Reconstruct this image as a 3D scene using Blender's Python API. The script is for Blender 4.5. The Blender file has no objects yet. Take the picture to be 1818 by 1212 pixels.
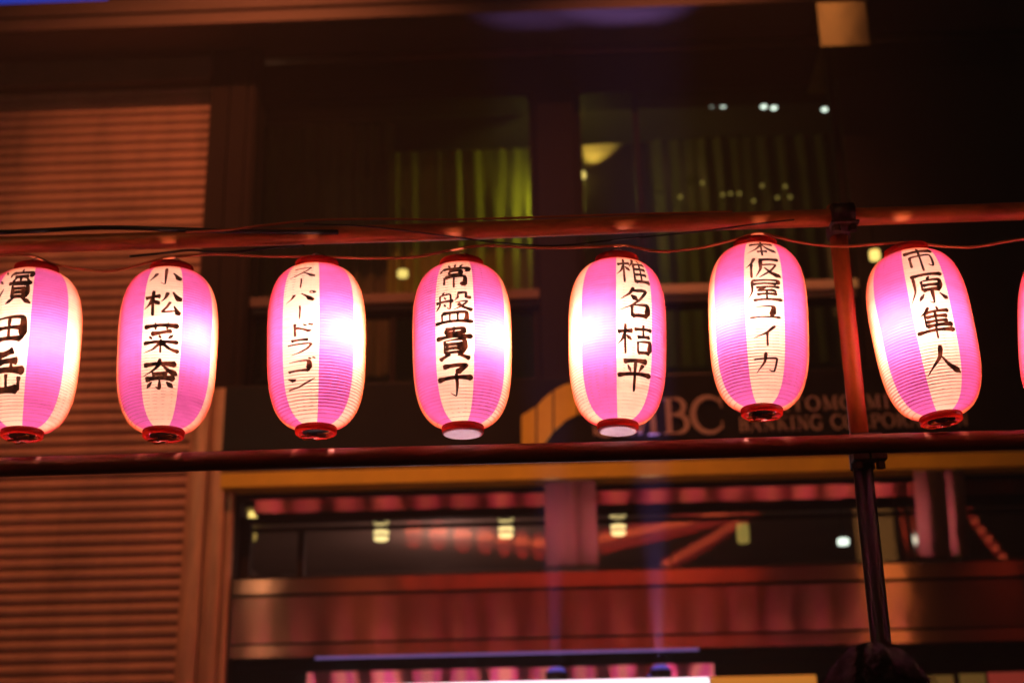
import bpy, bmesh, math, random
from math import sin, cos, pi, radians, degrees, sqrt, atan2, tan
from mathutils import Vector, Matrix

random.seed(7)
sc = bpy.context.scene
COL = sc.collection

# ------------------------------------------------------------------ camera
HC = 1.40
PITCH, YAW, ROLL = 20.0, 2.0, -1.05
F_PX = 2525.0                       # 50 mm lens on a 36 mm wide frame, in pixels of the 1818 px wide photograph
CAM_R = (Matrix.Rotation(radians(YAW), 3, 'Z') @ Matrix.Rotation(radians(90 + PITCH), 3, 'X')
         @ Matrix.Rotation(radians(ROLL), 3, 'Z'))
cd = bpy.data.cameras.new('camera')
cam = bpy.data.objects.new('camera', cd)
COL.objects.link(cam)
cam.matrix_world = Matrix.Translation((0, 0, HC)) @ CAM_R.to_4x4()
cd.sensor_width = 36.0
cd.lens = 50.0
cd.clip_end = 600.0
cd.dof.use_dof = True
cd.dof.focus_distance = 3.30
cd.dof.aperture_fstop = 2.4
sc.camera = cam


def P(px, py, Y):
    """point of the place that the photograph shows at (px, py), on the upright plane at distance Y"""
    d = CAM_R @ Vector(((px - 909) / F_PX, -(py - 606) / F_PX, -1.0))
    return Vector((0, 0, HC)) + d * (Y / d.y)


# ------------------------------------------------------------------ world: a black city night
w = bpy.data.worlds.new('World')
sc.world = w
w.use_nodes = True
bg = w.node_tree.nodes['Background']
bg.inputs['Color'].default_value = (0.60, 0.28, 0.26, 1)
bg.inputs['Strength'].default_value = 0.010
sc.view_settings.view_transform = 'Standard'
sc.view_settings.look = 'None'
sc.view_settings.exposure = 0.0
sc.view_settings.gamma = 1.0
sc.cycles.use_denoising = True
sc.cycles.max_bounces = 12
sc.cycles.diffuse_bounces = 6
sc.cycles.sample_clamp_indirect = 6.0


# ------------------------------------------------------------------ helpers
class MB:
    """collects shapes and links them as ONE mesh object"""
    def __init__(self):
        self.v, self.f, self.m, self.s = [], [], [], []

    def add(self, vs, fs, mi=0, smooth=False):
        o = len(self.v)
        self.v += [tuple(p) for p in vs]
        for f in fs:
            self.f.append(tuple(o + i for i in f))
            self.m.append(mi)
            self.s.append(smooth)
        return self

    def box(self, x0, x1, y0, y1, z0, z1, mi=0, b=0.0):
        if b <= 0:
            vs = [(x, y, z) for z in (z0, z1) for y in (y0, y1) for x in (x0, x1)]
            return self.add(vs, [(0, 2, 3, 1), (4, 5, 7, 6), (0, 1, 5, 4), (2, 6, 7, 3), (0, 4, 6, 2), (1, 3, 7, 5)], mi)
        bm = bmesh.new()
        bmesh.ops.create_cube(bm, size=1.0)
        for v in bm.verts:
            v.co = Vector(((x0 + x1) / 2 + v.co.x * (x1 - x0), (y0 + y1) / 2 + v.co.y * (y1 - y0), (z0 + z1) / 2 + v.co.z * (z1 - z0)))
        bmesh.ops.bevel(bm, geom=bm.edges[:], offset=b, segments=2, affect='EDGES', profile=0.5)
        bm.verts.index_update()
        self.add([v.co for v in bm.verts], [[v.index for v in f.verts] for f in bm.faces], mi)
        bm.free()
        return self

    def tube(self, pts, r, n=10, mi=0, caps=True, smooth=True):
        pts = [Vector(p) for p in pts]
        N = len(pts)
        rs = r if isinstance(r, (list, tuple)) else [r] * N
        t0 = (pts[1] - pts[0]).normalized()
        up = Vector((0, 0, 1)) if abs(t0.z) < 0.9 else Vector((0, 1, 0))
        u = t0.cross(up).normalized()
        vs = []
        for i, p in enumerate(pts):
            t = (pts[min(i + 1, N - 1)] - pts[max(i - 1, 0)]).normalized()
            u = (u - t * u.dot(t)).normalized()
            wv = t.cross(u)
            for k in range(n):
                a = 2 * pi * k / n
                vs.append(p + (u * cos(a) + wv * sin(a)) * rs[i])
        fs = []
        for i in range(N - 1):
            for k in range(n):
                fs.append((i * n + k, i * n + (k + 1) % n, (i + 1) * n + (k + 1) % n, (i + 1) * n + k))
        o = len(self.v)
        self.add(vs, fs, mi, smooth)
        if caps:
            self.f.append(tuple(o + k for k in range(n))[::-1]); self.m.append(mi); self.s.append(False)
            self.f.append(tuple(o + (N - 1) * n + k for k in range(n))); self.m.append(mi); self.s.append(False)
        return self

    def lathe(self, prof, n=24, c=(0, 0, 0), mi=0, smooth=True, close=False):
        vs = []
        for (r, z) in prof:
            for k in range(n):
                a = 2 * pi * k / n
                vs.append((c[0] + r * cos(a), c[1] + r * sin(a), c[2] + z))
        fs = []
        M = len(prof)
        for i in range(M if close else M - 1):
            j = (i + 1) % M
            for k in range(n):
                fs.append((i * n + k, i * n + (k + 1) % n, j * n + (k + 1) % n, j * n + k))
        return self.add(vs, fs, mi, smooth)

    def prism(self, pts, y0, y1, mi=0):
        """an outline in x, z given depth from y0 (front) to y1"""
        n = len(pts)
        vs = [(x, y0, z) for x, z in pts] + [(x, y1, z) for x, z in pts]
        fs = [tuple(range(n)), tuple(range(2 * n - 1, n - 1, -1))]
        fs += [(i, i + n, (i + 1) % n + n, (i + 1) % n) for i in range(n)]
        return self.add(vs, fs, mi)

    def extrude_x(self, prof, x0, x1, mi=0, smooth=False, close=True):
        """a profile in y, z drawn out along x"""
        n = len(prof)
        vs = [(x0, y, z) for y, z in prof] + [(x1, y, z) for y, z in prof]
        fs = [(i, (i + 1) % n, (i + 1) % n + n, i + n) for i in range(n if close else n - 1)]
        o = len(self.v)
        self.add(vs, fs, mi, smooth)
        if close:
            self.f.append(tuple(o + i for i in range(n))); self.m.append(mi); self.s.append(False)
            self.f.append(tuple(o + n + i for i in range(n))[::-1]); self.m.append(mi); self.s.append(False)
        return self

    def mesh(self, name, mats):
        me = bpy.data.meshes.new(name)
        me.from_pydata(self.v, [], self.f)
        for m in (mats if isinstance(mats, (list, tuple)) else [mats]):
            me.materials.append(m)
        me.polygons.foreach_set('material_index', self.m)
        me.polygons.foreach_set('use_smooth', self.s)
        bm = bmesh.new(); bm.from_mesh(me)
        bmesh.ops.recalc_face_normals(bm, faces=bm.faces[:])
        bm.to_mesh(me); bm.free()
        me.update()
        return me

    def build(self, name, mats, parent=None):
        return place(name, self.mesh(name, mats), parent)


def place(name, me, parent=None, loc=None):
    o = bpy.data.objects.new(name, me)
    COL.objects.link(o)
    if parent:
        o.parent = parent
    if loc is not None:
        o.location = loc
    return o


def tag(o, label=None, cat=None, group=None, kind=None):
    if label: o['label'] = label
    if cat: o['category'] = cat
    if group: o['group'] = group
    if kind: o['kind'] = kind
    return o


def thing(name, label, cat, loc=(0, 0, 0), rot=(0, 0, 0), group=None):
    o = bpy.data.objects.new(name, None)
    o.empty_display_size = 0.1
    COL.objects.link(o)
    o.location = loc
    o.rotation_euler = rot
    return tag(o, label, cat, group)


def lamp(name, loc, power, color, radius, parent=None, spot=None):
    ld = bpy.data.lights.new(name, 'SPOT' if spot else 'POINT')
    ld.energy = power
    ld.color = color
    ld.shadow_soft_size = radius
    if spot:
        ld.spot_size = radians(spot[0]); ld.spot_blend = spot[1]
    o = bpy.data.objects.new(name, ld)
    COL.objects.link(o)
    o.location = loc
    if parent:
        o.parent = parent
    return o


# ------------------------------------------------------------------ materials
def new_mat(name):
    m = bpy.data.materials.new(name)
    m.use_nodes = True
    nt = m.node_tree
    return m, nt, nt.nodes, nt.links, nt.nodes['Principled BSDF']


def surf(name, col, rough=0.6, metal=0.0, vary=0.25, scale=6.0, bump=0.0, bscale=60.0, stretch=(1, 1, 1), spec=0.5, col2=None):
    """plain surface with patchy wear in colour and gloss and a fine relief"""
    m, nt, N, L, b = new_mat(name)
    tc = N.new('ShaderNodeTexCoord')
    mp = N.new('ShaderNodeMapping'); mp.inputs['Scale'].default_value = stretch
    L.new(tc.outputs['Object'], mp.inputs['Vector'])
    n1 = N.new('ShaderNodeTexNoise'); n1.inputs['Scale'].default_value = scale; n1.inputs['Detail'].default_value = 6
    n1.inputs['Roughness'].default_value = 0.65
    L.new(mp.outputs[0], n1.inputs['Vector'])
    mx = N.new('ShaderNodeMix'); mx.data_type = 'RGBA'
    c2 = col2 or tuple(c * (1 - vary) for c in col)
    mx.inputs['A'].default_value = (*c2, 1); mx.inputs['B'].default_value = (*[min(1, c * (1 + vary * .6)) for c in col], 1)
    rmp = N.new('ShaderNodeMapRange'); rmp.inputs['From Min'].default_value = .32; rmp.inputs['From Max'].default_value = .68
    L.new(n1.outputs['Fac'], rmp.inputs['Value'])
    L.new(rmp.outputs[0], mx.inputs['Factor'])
    L.new(mx.outputs['Result'], b.inputs['Base Color'])
    rr = N.new('ShaderNodeMapRange'); rr.inputs['To Min'].default_value = max(0.02, rough - .1); rr.inputs['To Max'].default_value = min(1, rough + .1)
    L.new(n1.outputs['Fac'], rr.inputs['Value']); L.new(rr.outputs[0], b.inputs['Roughness'])
    b.inputs['Metallic'].default_value = metal
    b.inputs['Specular IOR Level'].default_value = spec
    if bump > 0:
        n2 = N.new('ShaderNodeTexNoise'); n2.inputs['Scale'].default_value = bscale; n2.inputs['Detail'].default_value = 4
        L.new(mp.outputs[0], n2.inputs['Vector'])
        bp = N.new('ShaderNodeBump'); bp.inputs['Strength'].default_value = bump; bp.inputs['Distance'].default_value = 0.01
        L.new(n2.outputs['Fac'], bp.inputs['Height']); L.new(bp.outputs[0], b.inputs['Normal'])
    return m


def brushed(name, col, rough=0.2, aniso=.9, vary=0.2, bump=.06):
    """metal brushed along x: reflections are drawn out up and down"""
    m, nt, N, L, b = new_mat(name)
    tc = N.new('ShaderNodeTexCoord')
    n2 = N.new('ShaderNodeTexNoise'); n2.inputs['Scale'].default_value = 2.2; n2.inputs['Detail'].default_value = 6
    L.new(tc.outputs['Object'], n2.inputs['Vector'])
    mx = N.new('ShaderNodeMix'); mx.data_type = 'RGBA'
    mx.inputs['A'].default_value = (*[c * (1 - vary) for c in col], 1); mx.inputs['B'].default_value = (*col, 1)
    L.new(n2.outputs['Fac'], mx.inputs['Factor']); L.new(mx.outputs['Result'], b.inputs['Base Color'])
    b.inputs['Metallic'].default_value = 1.0
    rr = N.new('ShaderNodeMapRange'); rr.inputs['To Min'].default_value = rough * .8; rr.inputs['To Max'].default_value = rough * 1.2
    L.new(n2.outputs['Fac'], rr.inputs['Value']); L.new(rr.outputs[0], b.inputs['Roughness'])
    b.inputs['Anisotropic'].default_value = aniso
    tv = N.new('ShaderNodeCombineXYZ'); tv.inputs[ANISO_AXIS].default_value = 1.0
    L.new(tv.outputs[0], b.inputs['Tangent'])
    if bump > 0:
        n1 = N.new('ShaderNodeTexNoise'); n1.inputs['Scale'].default_value = 3.0; n1.inputs['Detail'].default_value = 2
        L.new(tc.outputs['Object'], n1.inputs['Vector'])
        bp = N.new('ShaderNodeBump'); bp.inputs['Strength'].default_value = bump; bp.inputs['Distance'].default_value = 0.02
        L.new(n1.outputs['Fac'], bp.inputs['Height']); L.new(bp.outputs[0], b.inputs['Normal'])
    return m


ANISO_AXIS = 2


def glow(name, col, strength):
    m, nt, N, L, b = new_mat(name)
    b.inputs['Base Color'].default_value = (*[min(.8, c) for c in col], 1)
    b.inputs['Emission Color'].default_value = (*col, 1)
    b.inputs['Emission Strength'].default_value = strength
    return m


def glass(name, ior=1.5, tint=(.9, .95, .92), rough=0.0, floor=0.0):
    m, nt, N, L, b = new_mat(name)
    N.remove(b)
    out = [n for n in N if n.type == 'OUTPUT_MATERIAL'][0]
    tr = N.new('ShaderNodeBsdfTransparent'); tr.inputs['Color'].default_value = (*tint, 1)
    gl = N.new('ShaderNodeBsdfGlossy'); gl.inputs['Roughness'].default_value = rough
    fr = N.new('ShaderNodeFresnel'); fr.inputs['IOR'].default_value = ior
    tc = N.new('ShaderNodeTexCoord')
    nz = N.new('ShaderNodeTexNoise'); nz.inputs['Scale'].default_value = 0.8; nz.inputs['Detail'].default_value = 1
    L.new(tc.outputs['Object'], nz.inputs['Vector'])
    bp = N.new('ShaderNodeBump'); bp.inputs['Strength'].default_value = 0.12; bp.inputs['Distance'].default_value = 0.01
    L.new(nz.outputs['Fac'], bp.inputs['Height']); L.new(bp.outputs[0], gl.inputs['Normal'])
    ad = N.new('ShaderNodeMath'); ad.operation = 'ADD'; ad.inputs[1].default_value = floor; ad.use_clamp = True
    L.new(fr.outputs[0], ad.inputs[0])
    mx = N.new('ShaderNodeMixShader')
    L.new(ad.outputs[0], mx.inputs[0]); L.new(tr.outputs[0], mx.inputs[1]); L.new(gl.outputs[0], mx.inputs[2])
    L.new(mx.outputs[0], out.inputs['Surface'])
    return m


def paper(name, col, edge, diff):
    """thin lantern paper: light from the bulb inside comes through; a slanting path through the paper is longer and redder"""
    m, nt, N, L, b = new_mat(name)
    N.remove(b)
    out = [n for n in N if n.type == 'OUTPUT_MATERIAL'][0]
    tc = N.new('ShaderNodeTexCoord')
    nz = N.new('ShaderNodeTexNoise'); nz.inputs['Scale'].default_value = 26; nz.inputs['Detail'].default_value = 7
    mp = N.new('ShaderNodeMapping'); mp.inputs['Scale'].default_value = (1, 1, 2.6)
    L.new(tc.outputs['Object'], mp.inputs['Vector']); L.new(mp.outputs[0], nz.inputs['Vector'])
    mx0 = N.new('ShaderNodeMix'); mx0.data_type = 'RGBA'
    mx0.inputs['A'].default_value = (*[c * .84 for c in col], 1); mx0.inputs['B'].default_value = (*col, 1)
    rm = N.new('ShaderNodeMapRange'); rm.inputs['From Min'].default_value = .35; rm.inputs['From Max'].default_value = .62
    L.new(nz.outputs['Fac'], rm.inputs['Value']); L.new(rm.outputs[0], mx0.inputs['Factor'])
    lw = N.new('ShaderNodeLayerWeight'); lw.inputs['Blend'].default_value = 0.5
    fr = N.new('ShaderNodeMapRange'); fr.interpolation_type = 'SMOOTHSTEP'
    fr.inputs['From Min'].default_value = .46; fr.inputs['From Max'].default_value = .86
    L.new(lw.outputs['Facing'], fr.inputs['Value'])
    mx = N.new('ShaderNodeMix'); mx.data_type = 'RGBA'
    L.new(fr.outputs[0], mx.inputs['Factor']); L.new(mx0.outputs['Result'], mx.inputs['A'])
    mx.inputs['B'].default_value = (*edge, 1)  # red glow rim of the lantern painted into the paper colour
    nw = N.new('ShaderNodeTexNoise'); nw.inputs['Scale'].default_value = 9; nw.inputs['Detail'].default_value = 5
    oi = N.new('ShaderNodeObjectInfo'); va = N.new('ShaderNodeVectorMath'); va.operation = 'ADD'
    L.new(tc.outputs['Object'], va.inputs[0]); L.new(oi.outputs['Random'], va.inputs[1]); L.new(va.outputs[0], nw.inputs['Vector']); L.new(va.outputs[0], mp.inputs['Vector'])
    bw = N.new('ShaderNodeBump'); bw.inputs['Strength'].default_value = .5; bw.inputs['Distance'].default_value = .02
    L.new(nw.outputs['Fac'], bw.inputs['Height'])
    tl = N.new('ShaderNodeBsdfTranslucent'); L.new(mx.outputs['Result'], tl.inputs['Color']); L.new(bw.outputs[0], tl.inputs['Normal'])
    df = N.new('ShaderNodeBsdfDiffuse'); df.inputs['Color'].default_value = (*diff, 1)
    ms = N.new('ShaderNodeMixShader'); ms.inputs[0].default_value = 0.45
    L.new(tl.outputs[0], ms.inputs[1]); L.new(df.outputs[0], ms.inputs[2]); L.new(ms.outputs[0], out.inputs['Surface'])
    return m


def thin(name, col, mix):
    """a thin sheet that lets some of the bulb's light through"""
    m, nt, N, L, b = new_mat(name)
    N.remove(b)
    out = [n for n in N if n.type == 'OUTPUT_MATERIAL'][0]
    tc = N.new('ShaderNodeTexCoord')
    nz = N.new('ShaderNodeTexNoise'); nz.inputs['Scale'].default_value = 40; nz.inputs['Detail'].default_value = 4
    L.new(tc.outputs['Object'], nz.inputs['Vector'])
    mx = N.new('ShaderNodeMix'); mx.data_type = 'RGBA'
    mx.inputs['A'].default_value = (*[c * .7 for c in col], 1); mx.inputs['B'].default_value = (*col, 1)
    L.new(nz.outputs['Fac'], mx.inputs['Factor'])
    tl = N.new('ShaderNodeBsdfTranslucent'); L.new(mx.outputs['Result'], tl.inputs['Color'])
    df = N.new('ShaderNodeBsdfDiffuse'); L.new(mx.outputs['Result'], df.inputs['Color'])
    gl = N.new('ShaderNodeBsdfGlossy'); gl.inputs['Roughness'].default_value = .25
    ms = N.new('ShaderNodeMixShader'); ms.inputs[0].default_value = mix
    L.new(tl.outputs[0], ms.inputs[1]); L.new(df.outputs[0], ms.inputs[2])
    m2 = N.new('ShaderNodeMixShader'); m2.inputs[0].default_value = .05
    L.new(ms.outputs[0], m2.inputs[1]); L.new(gl.outputs[0], m2.inputs[2])
    L.new(m2.outputs[0], out.inputs['Surface'])
    return m


def ink_mat():
    m, nt, N, L, b = new_mat('brush_ink')
    N.remove(b)
    out = [n for n in N if n.type == 'OUTPUT_MATERIAL'][0]
    tc = N.new('ShaderNodeTexCoord')
    mp = N.new('ShaderNodeMapping'); mp.inputs['Scale'].default_value = (1, 1, .5)
    nz = N.new('ShaderNodeTexNoise'); nz.inputs['Scale'].default_value = 75; nz.inputs['Detail'].default_value = 3
    L.new(tc.outputs['Object'], mp.inputs['Vector']); L.new(mp.outputs[0], nz.inputs['Vector'])
    rm = N.new('ShaderNodeMapRange'); rm.inputs['From Min'].default_value = .42; rm.inputs['From Max'].default_value = .75
    L.new(nz.outputs['Fac'], rm.inputs['Value'])
    mx = N.new('ShaderNodeMix'); mx.data_type = 'RGBA'
    mx.inputs['A'].default_value = (.010, .006, .006, 1); mx.inputs['B'].default_value = (.20, .09, .05, 1)
    L.new(rm.outputs[0], mx.inputs['Factor'])
    tl = N.new('ShaderNodeBsdfTranslucent'); L.new(mx.outputs['Result'], tl.inputs['Color'])
    df = N.new('ShaderNodeBsdfDiffuse'); df.inputs['Color'].default_value = (.02, .017, .016, 1)
    ms = N.new('ShaderNodeMixShader'); ms.inputs[0].default_value = 0.3
    L.new(tl.outputs[0], ms.inputs[1]); L.new(df.outputs[0], ms.inputs[2]); L.new(ms.outputs[0], out.inputs['Surface'])
    return m


M = {}
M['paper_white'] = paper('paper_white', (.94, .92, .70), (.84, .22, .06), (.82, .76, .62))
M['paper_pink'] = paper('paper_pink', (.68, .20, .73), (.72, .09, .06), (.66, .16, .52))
M['ink'] = ink_mat()
M['red_ring'] = thin('red_ring_paper', (.55, .020, .010), .5)
M['coil'] = surf('bamboo_hoop', (.24, .08, .05), .7)
M['white_plastic'] = thin('pale_plastic', (.58, .72, .98), .5)
M['dark_plastic'] = surf('dark_plastic', (.03, .015, .012), .35, vary=.3, scale=30)
M['tab_metal'] = thin('amber_plastic', (.90, .40, .14), .5)
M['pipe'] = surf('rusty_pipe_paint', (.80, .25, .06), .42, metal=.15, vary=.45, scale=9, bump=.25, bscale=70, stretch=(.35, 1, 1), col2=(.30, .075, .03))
M['pipe_dark'] = surf('dark_rusty_pipe_paint', (.27, .062, .026), .38, metal=.15, vary=.45, scale=9, bump=.25, bscale=70, stretch=(.35, 1, 1), col2=(.14, .03, .018))  # same pipe as the upper rail, with its shade put into the colour
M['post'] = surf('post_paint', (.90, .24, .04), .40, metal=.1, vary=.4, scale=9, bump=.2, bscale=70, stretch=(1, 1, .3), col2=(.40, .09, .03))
M['post_dark'] = surf('black_post_paint', (.020, .012, .010), .45, vary=.4, scale=9, bump=.2, bscale=70, stretch=(1, 1, .3))  # same upright below the lower rail, its lack of light painted as black
M['clamp'] = surf('clamp_steel', (.10, .06, .05), .45, metal=.6, vary=.4, scale=40, bump=.3)
M['cable_dark'] = surf('black_cable', (.012, .010, .010), .45)
M['cable_red'] = surf('orange_cable', (.85, .26, .10), .45, vary=.3)
M['shutter'] = surf('shutter_paint', (.44, .29, .22), .55, vary=.36, scale=2.6, bump=.08, bscale=30)
nt = M['shutter'].node_tree; _mp = [n for n in nt.nodes if n.type == 'MAPPING'][0]
_gp = nt.nodes.new('ShaderNodeNewGeometry'); nt.links.new(_gp.outputs['Position'], _mp.inputs['Vector'])
_mp.inputs['Scale'].default_value = (1.1, 1, .28)
M['shutter_housing'] = surf('shutter_housing', (.10, .075, .06), .55, vary=.3, scale=4)
M['dark_frame'] = surf('dark_bronze', (.013, .008, .0065), .6, vary=.3, scale=5, spec=.12)
M['dark_wall'] = surf('dark_cladding', (.016, .012, .010), .7, vary=.35, scale=3, spec=.2)
M['ledge'] = surf('ledge_metal', (.12, .085, .070), .5, metal=.2, vary=.35, scale=2.0, stretch=(.4, 1, 2))
M['col'] = surf('column_steel', (.74, .46, .29), .36, metal=.6, vary=.35, scale=3, stretch=(5, 5, .6))
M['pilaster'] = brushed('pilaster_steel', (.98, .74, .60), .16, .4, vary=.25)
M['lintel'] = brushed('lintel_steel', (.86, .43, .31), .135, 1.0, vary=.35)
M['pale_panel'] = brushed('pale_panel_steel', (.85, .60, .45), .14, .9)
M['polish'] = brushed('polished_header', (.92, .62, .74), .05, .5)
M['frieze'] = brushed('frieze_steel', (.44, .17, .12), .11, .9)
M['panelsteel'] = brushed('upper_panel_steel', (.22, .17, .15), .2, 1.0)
M['sill'] = surf('sill_metal', (.20, .14, .12), .35, metal=.4, vary=.3, scale=4, stretch=(.3, 1, 2))
M['sill_pale'] = surf('sill_pale', (.76, .66, .56), .35, metal=.3, vary=.3, scale=4, stretch=(.3, 1, 2))
M['sign_dark'] = surf('sign_dark_green', (.008, .009, .007), .35, vary=.3, scale=5, spec=.2)
M['sign_yellow'] = surf('sign_yellow_green', (.78, .66, .045), .45, vary=.14, scale=3)
M['letter'] = surf('letter_face', (.50, .42, .38), .6, vary=.15, scale=10)
M['glass'] = glass('window_glass', 1.5, (.80, .84, .80))
M['glass_low'] = glass('transom_glass', 1.75, (.80, .80, .78), floor=.03)
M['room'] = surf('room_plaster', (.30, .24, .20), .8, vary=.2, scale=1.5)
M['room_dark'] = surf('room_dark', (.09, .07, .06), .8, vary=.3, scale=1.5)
M['curtain'] = surf('curtain_cloth', (.46, .42, .07), .9, vary=.25, scale=4, stretch=(3, 1, .5))
M['curtain_dark'] = surf('dark_curtain_cloth', (.26, .20, .11), .9, vary=.25, scale=4, stretch=(3, 1, .5))
M['asphalt'] = surf('asphalt', (.05, .05, .05), .85, vary=.3, scale=14, bump=.4, bscale=120)
M['paving'] = surf('paving', (.20, .19, .18), .8, vary=.25, scale=9, bump=.3)
M['coat'] = surf('coat_cloth', (.012, .012, .014), .9, vary=.4, scale=30, bump=.2, bscale=160)
M['skin'] = surf('skin', (.34, .20, .14), .5, vary=.1, scale=20)
M['hair'] = surf('hair', (.010, .007, .006), .55, vary=.5, scale=60, bump=.6, bscale=150, stretch=(3, 3, .4))
M['lampwarm'] = glow('lamp_warm', (1, .76, .30), 2.2)
M['lampyellow'] = glow('lamp_yellow', (1, .72, .18), 1.5)
M['lampwhite'] = glow('lamp_white', (.86, 1, .86), 2.4)
M['speck'] = glow('speck_bulb', (1, .72, .16), .35)
M['signwhite'] = glow('sign_white_glow', (1, .86, 1), 2.0)
M['signyellow'] = glow('sign_yellow_glow', (1, .42, .06), .38)
M['poster_olive'] = glow('poster_olive', (.40, .32, .08), .13)
M['poster_red'] = glow('poster_red', (.60, .09, .06), .22)
M['bluesign'] = glow('sign_blue_glow', (.01, .05, .55), .75)
M['blueled'] = glow('blue_led', (.10, .12, .75), .55)
M['violet'] = glow('violet_strip', (.42, .26, .80), .30)
M['bigsign'] = glow('tall_sign_glow', (1, .40, .10), 1.4)
M['redpaper'] = glow('red_paper_glow', (1, .06, .045), 2.0)
M['redhot'] = glow('red_paper_hot', (1, .12, .04), 7.0)
M['streetlamp'] = glow('street_lamp_glow', (1, .66, .34), 80.0)
M['floodglow'] = glow('flood_glow', (1, .5, .2), 20.0)

# ------------------------------------------------------------------ the setting
tag(MB().add([(-300, -300, 0), (300, -300, 0), (300, 300, 0), (-300, 300, 0)], [(0, 1, 2, 3)]).build('road', M['asphalt']), kind='structure')
tag(MB().box(-30, 30, 4.2, 8.55, -.1, .13, b=.02).build('pavement', M['paving']), kind='structure')

# ---------- the bank building
bank = thing('bank_building', 'dark bronze bank front with curtained windows and reddish steel lintel behind the lanterns', 'building', (0, 9, 0))
BY = 9.0


def part(name, mb, mat, parent=bank, label=None):
    # geometry is written in place coordinates; the part keeps them under its thing
    o = mb.build(name, mat)
    o.parent = parent
    o.matrix_parent_inverse = Matrix.Translation((0, -9, 0)) if parent == bank else parent_inv(parent)
    if label: o['label'] = label
    return o


def parent_inv(p):
    m = Matrix.Identity(4)
    q = p
    while q:
        m = m @ Matrix.Identity(4)
        if q.parent is None:
            return Matrix.Translation(-q.location) if q.type == 'EMPTY' else m
        q = q.parent
    return m


def sub(name, mb, mat, par):
    """a sub-part in place coordinates: its parent part has place coordinates too"""
    o = mb.build(name, mat)
    o.parent = par
    return o


def Zm(y, Y, x=900):
    return P(x, y, Y).z


def Xm(x, y, Y):
    return P(x, y, Y).x


XR = 7.5
x_col0, x_col1 = Xm(329, 860, 8.8), Xm(413, 880, 8.8)
# ledge over everything, with a lip and a shadow gap
zl0, zl1, zl2, zl3 = Zm(22, 8.45), Zm(11, 8.45), Zm(2, 8.45), P(0, 8, 8.45).z
part('ledge', MB().extrude_x([(8.45, zl0), (8.45, zl0 + .055), (8.47, zl0 + .06), (8.47, zl0 + .105), (8.45, zl0 + .115), (8.45, zl3),
                              (9.2, zl3), (9.2, zl0 + .03), (8.55, zl0 + .03)], -7.5, XR), M['ledge'])
# wall below the ledge: steel panels with open joints
z_pan0, z_pan1 = Zm(101, 8.95), zl0 + .03
for a, b_ in (((-7.5), Xm(-340, 90, 8.95)), (Xm(-340, 90, 8.95), Xm(409, 90, 8.95)), (Xm(409, 90, 8.95), Xm(975, 70, 8.95)),
              (Xm(975, 70, 8.95), Xm(1452, 60, 8.95)), (Xm(1545, 60, 8.95), Xm(2100, 60, 8.95)), (Xm(2100, 60, 8.95), XR)):
    part('steel_panel', MB().box(a + .006, b_ - .006, 8.95, 9.1, z_pan0 + .006, z_pan1, b=.006), M['panelsteel'])
part('bracket_panel', MB().box(Xm(1455, 60, 8.465), Xm(1542, 60, 8.465), 8.465, 9.1, P(1500, 81, 8.465).z, zl0 - .004), M['pale_panel'], label='bright steel panel box under the ledge that catches an orange light')
# backing wall behind panels and lintels
z_head = Zm(160, 9.0)
part('header', MB().box(x_col1 - .3, XR, 8.98, 9.35, z_head, z_pan0), M['dark_frame'])
part('upper_wall', MB().box(-7.5, XR, 9.1, 9.35, z_pan0, z_pan1 + .3), M['dark_wall'])
z_sill0, z_sill1 = Zm(541, 8.95), Zm(514, 8.95)
z_sg0, z_sg1 = Zm(852, 8.72), Zm(672, 8.72)
xL0, xL1 = Xm(452, 300, 9), Xm(952, 300, 9)
xR0, xR1 = Xm(1022, 300, 9), Xm(1497, 300, 9)
for nm, x0, x1 in (('pilaster', x_col1 - .28, xL0), ('pilaster', xL1, xR0)):
    part(nm, MB().box(x0, x1, 8.93, 9.3, z_sg1 - .2, z_head - .004, b=.012), M['dark_frame'])
part('side_wall', MB().box(xR1, XR, 8.9, 9.3, z_sg1 - .2, z_head - .004, b=.012), M['dark_wall'])
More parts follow.
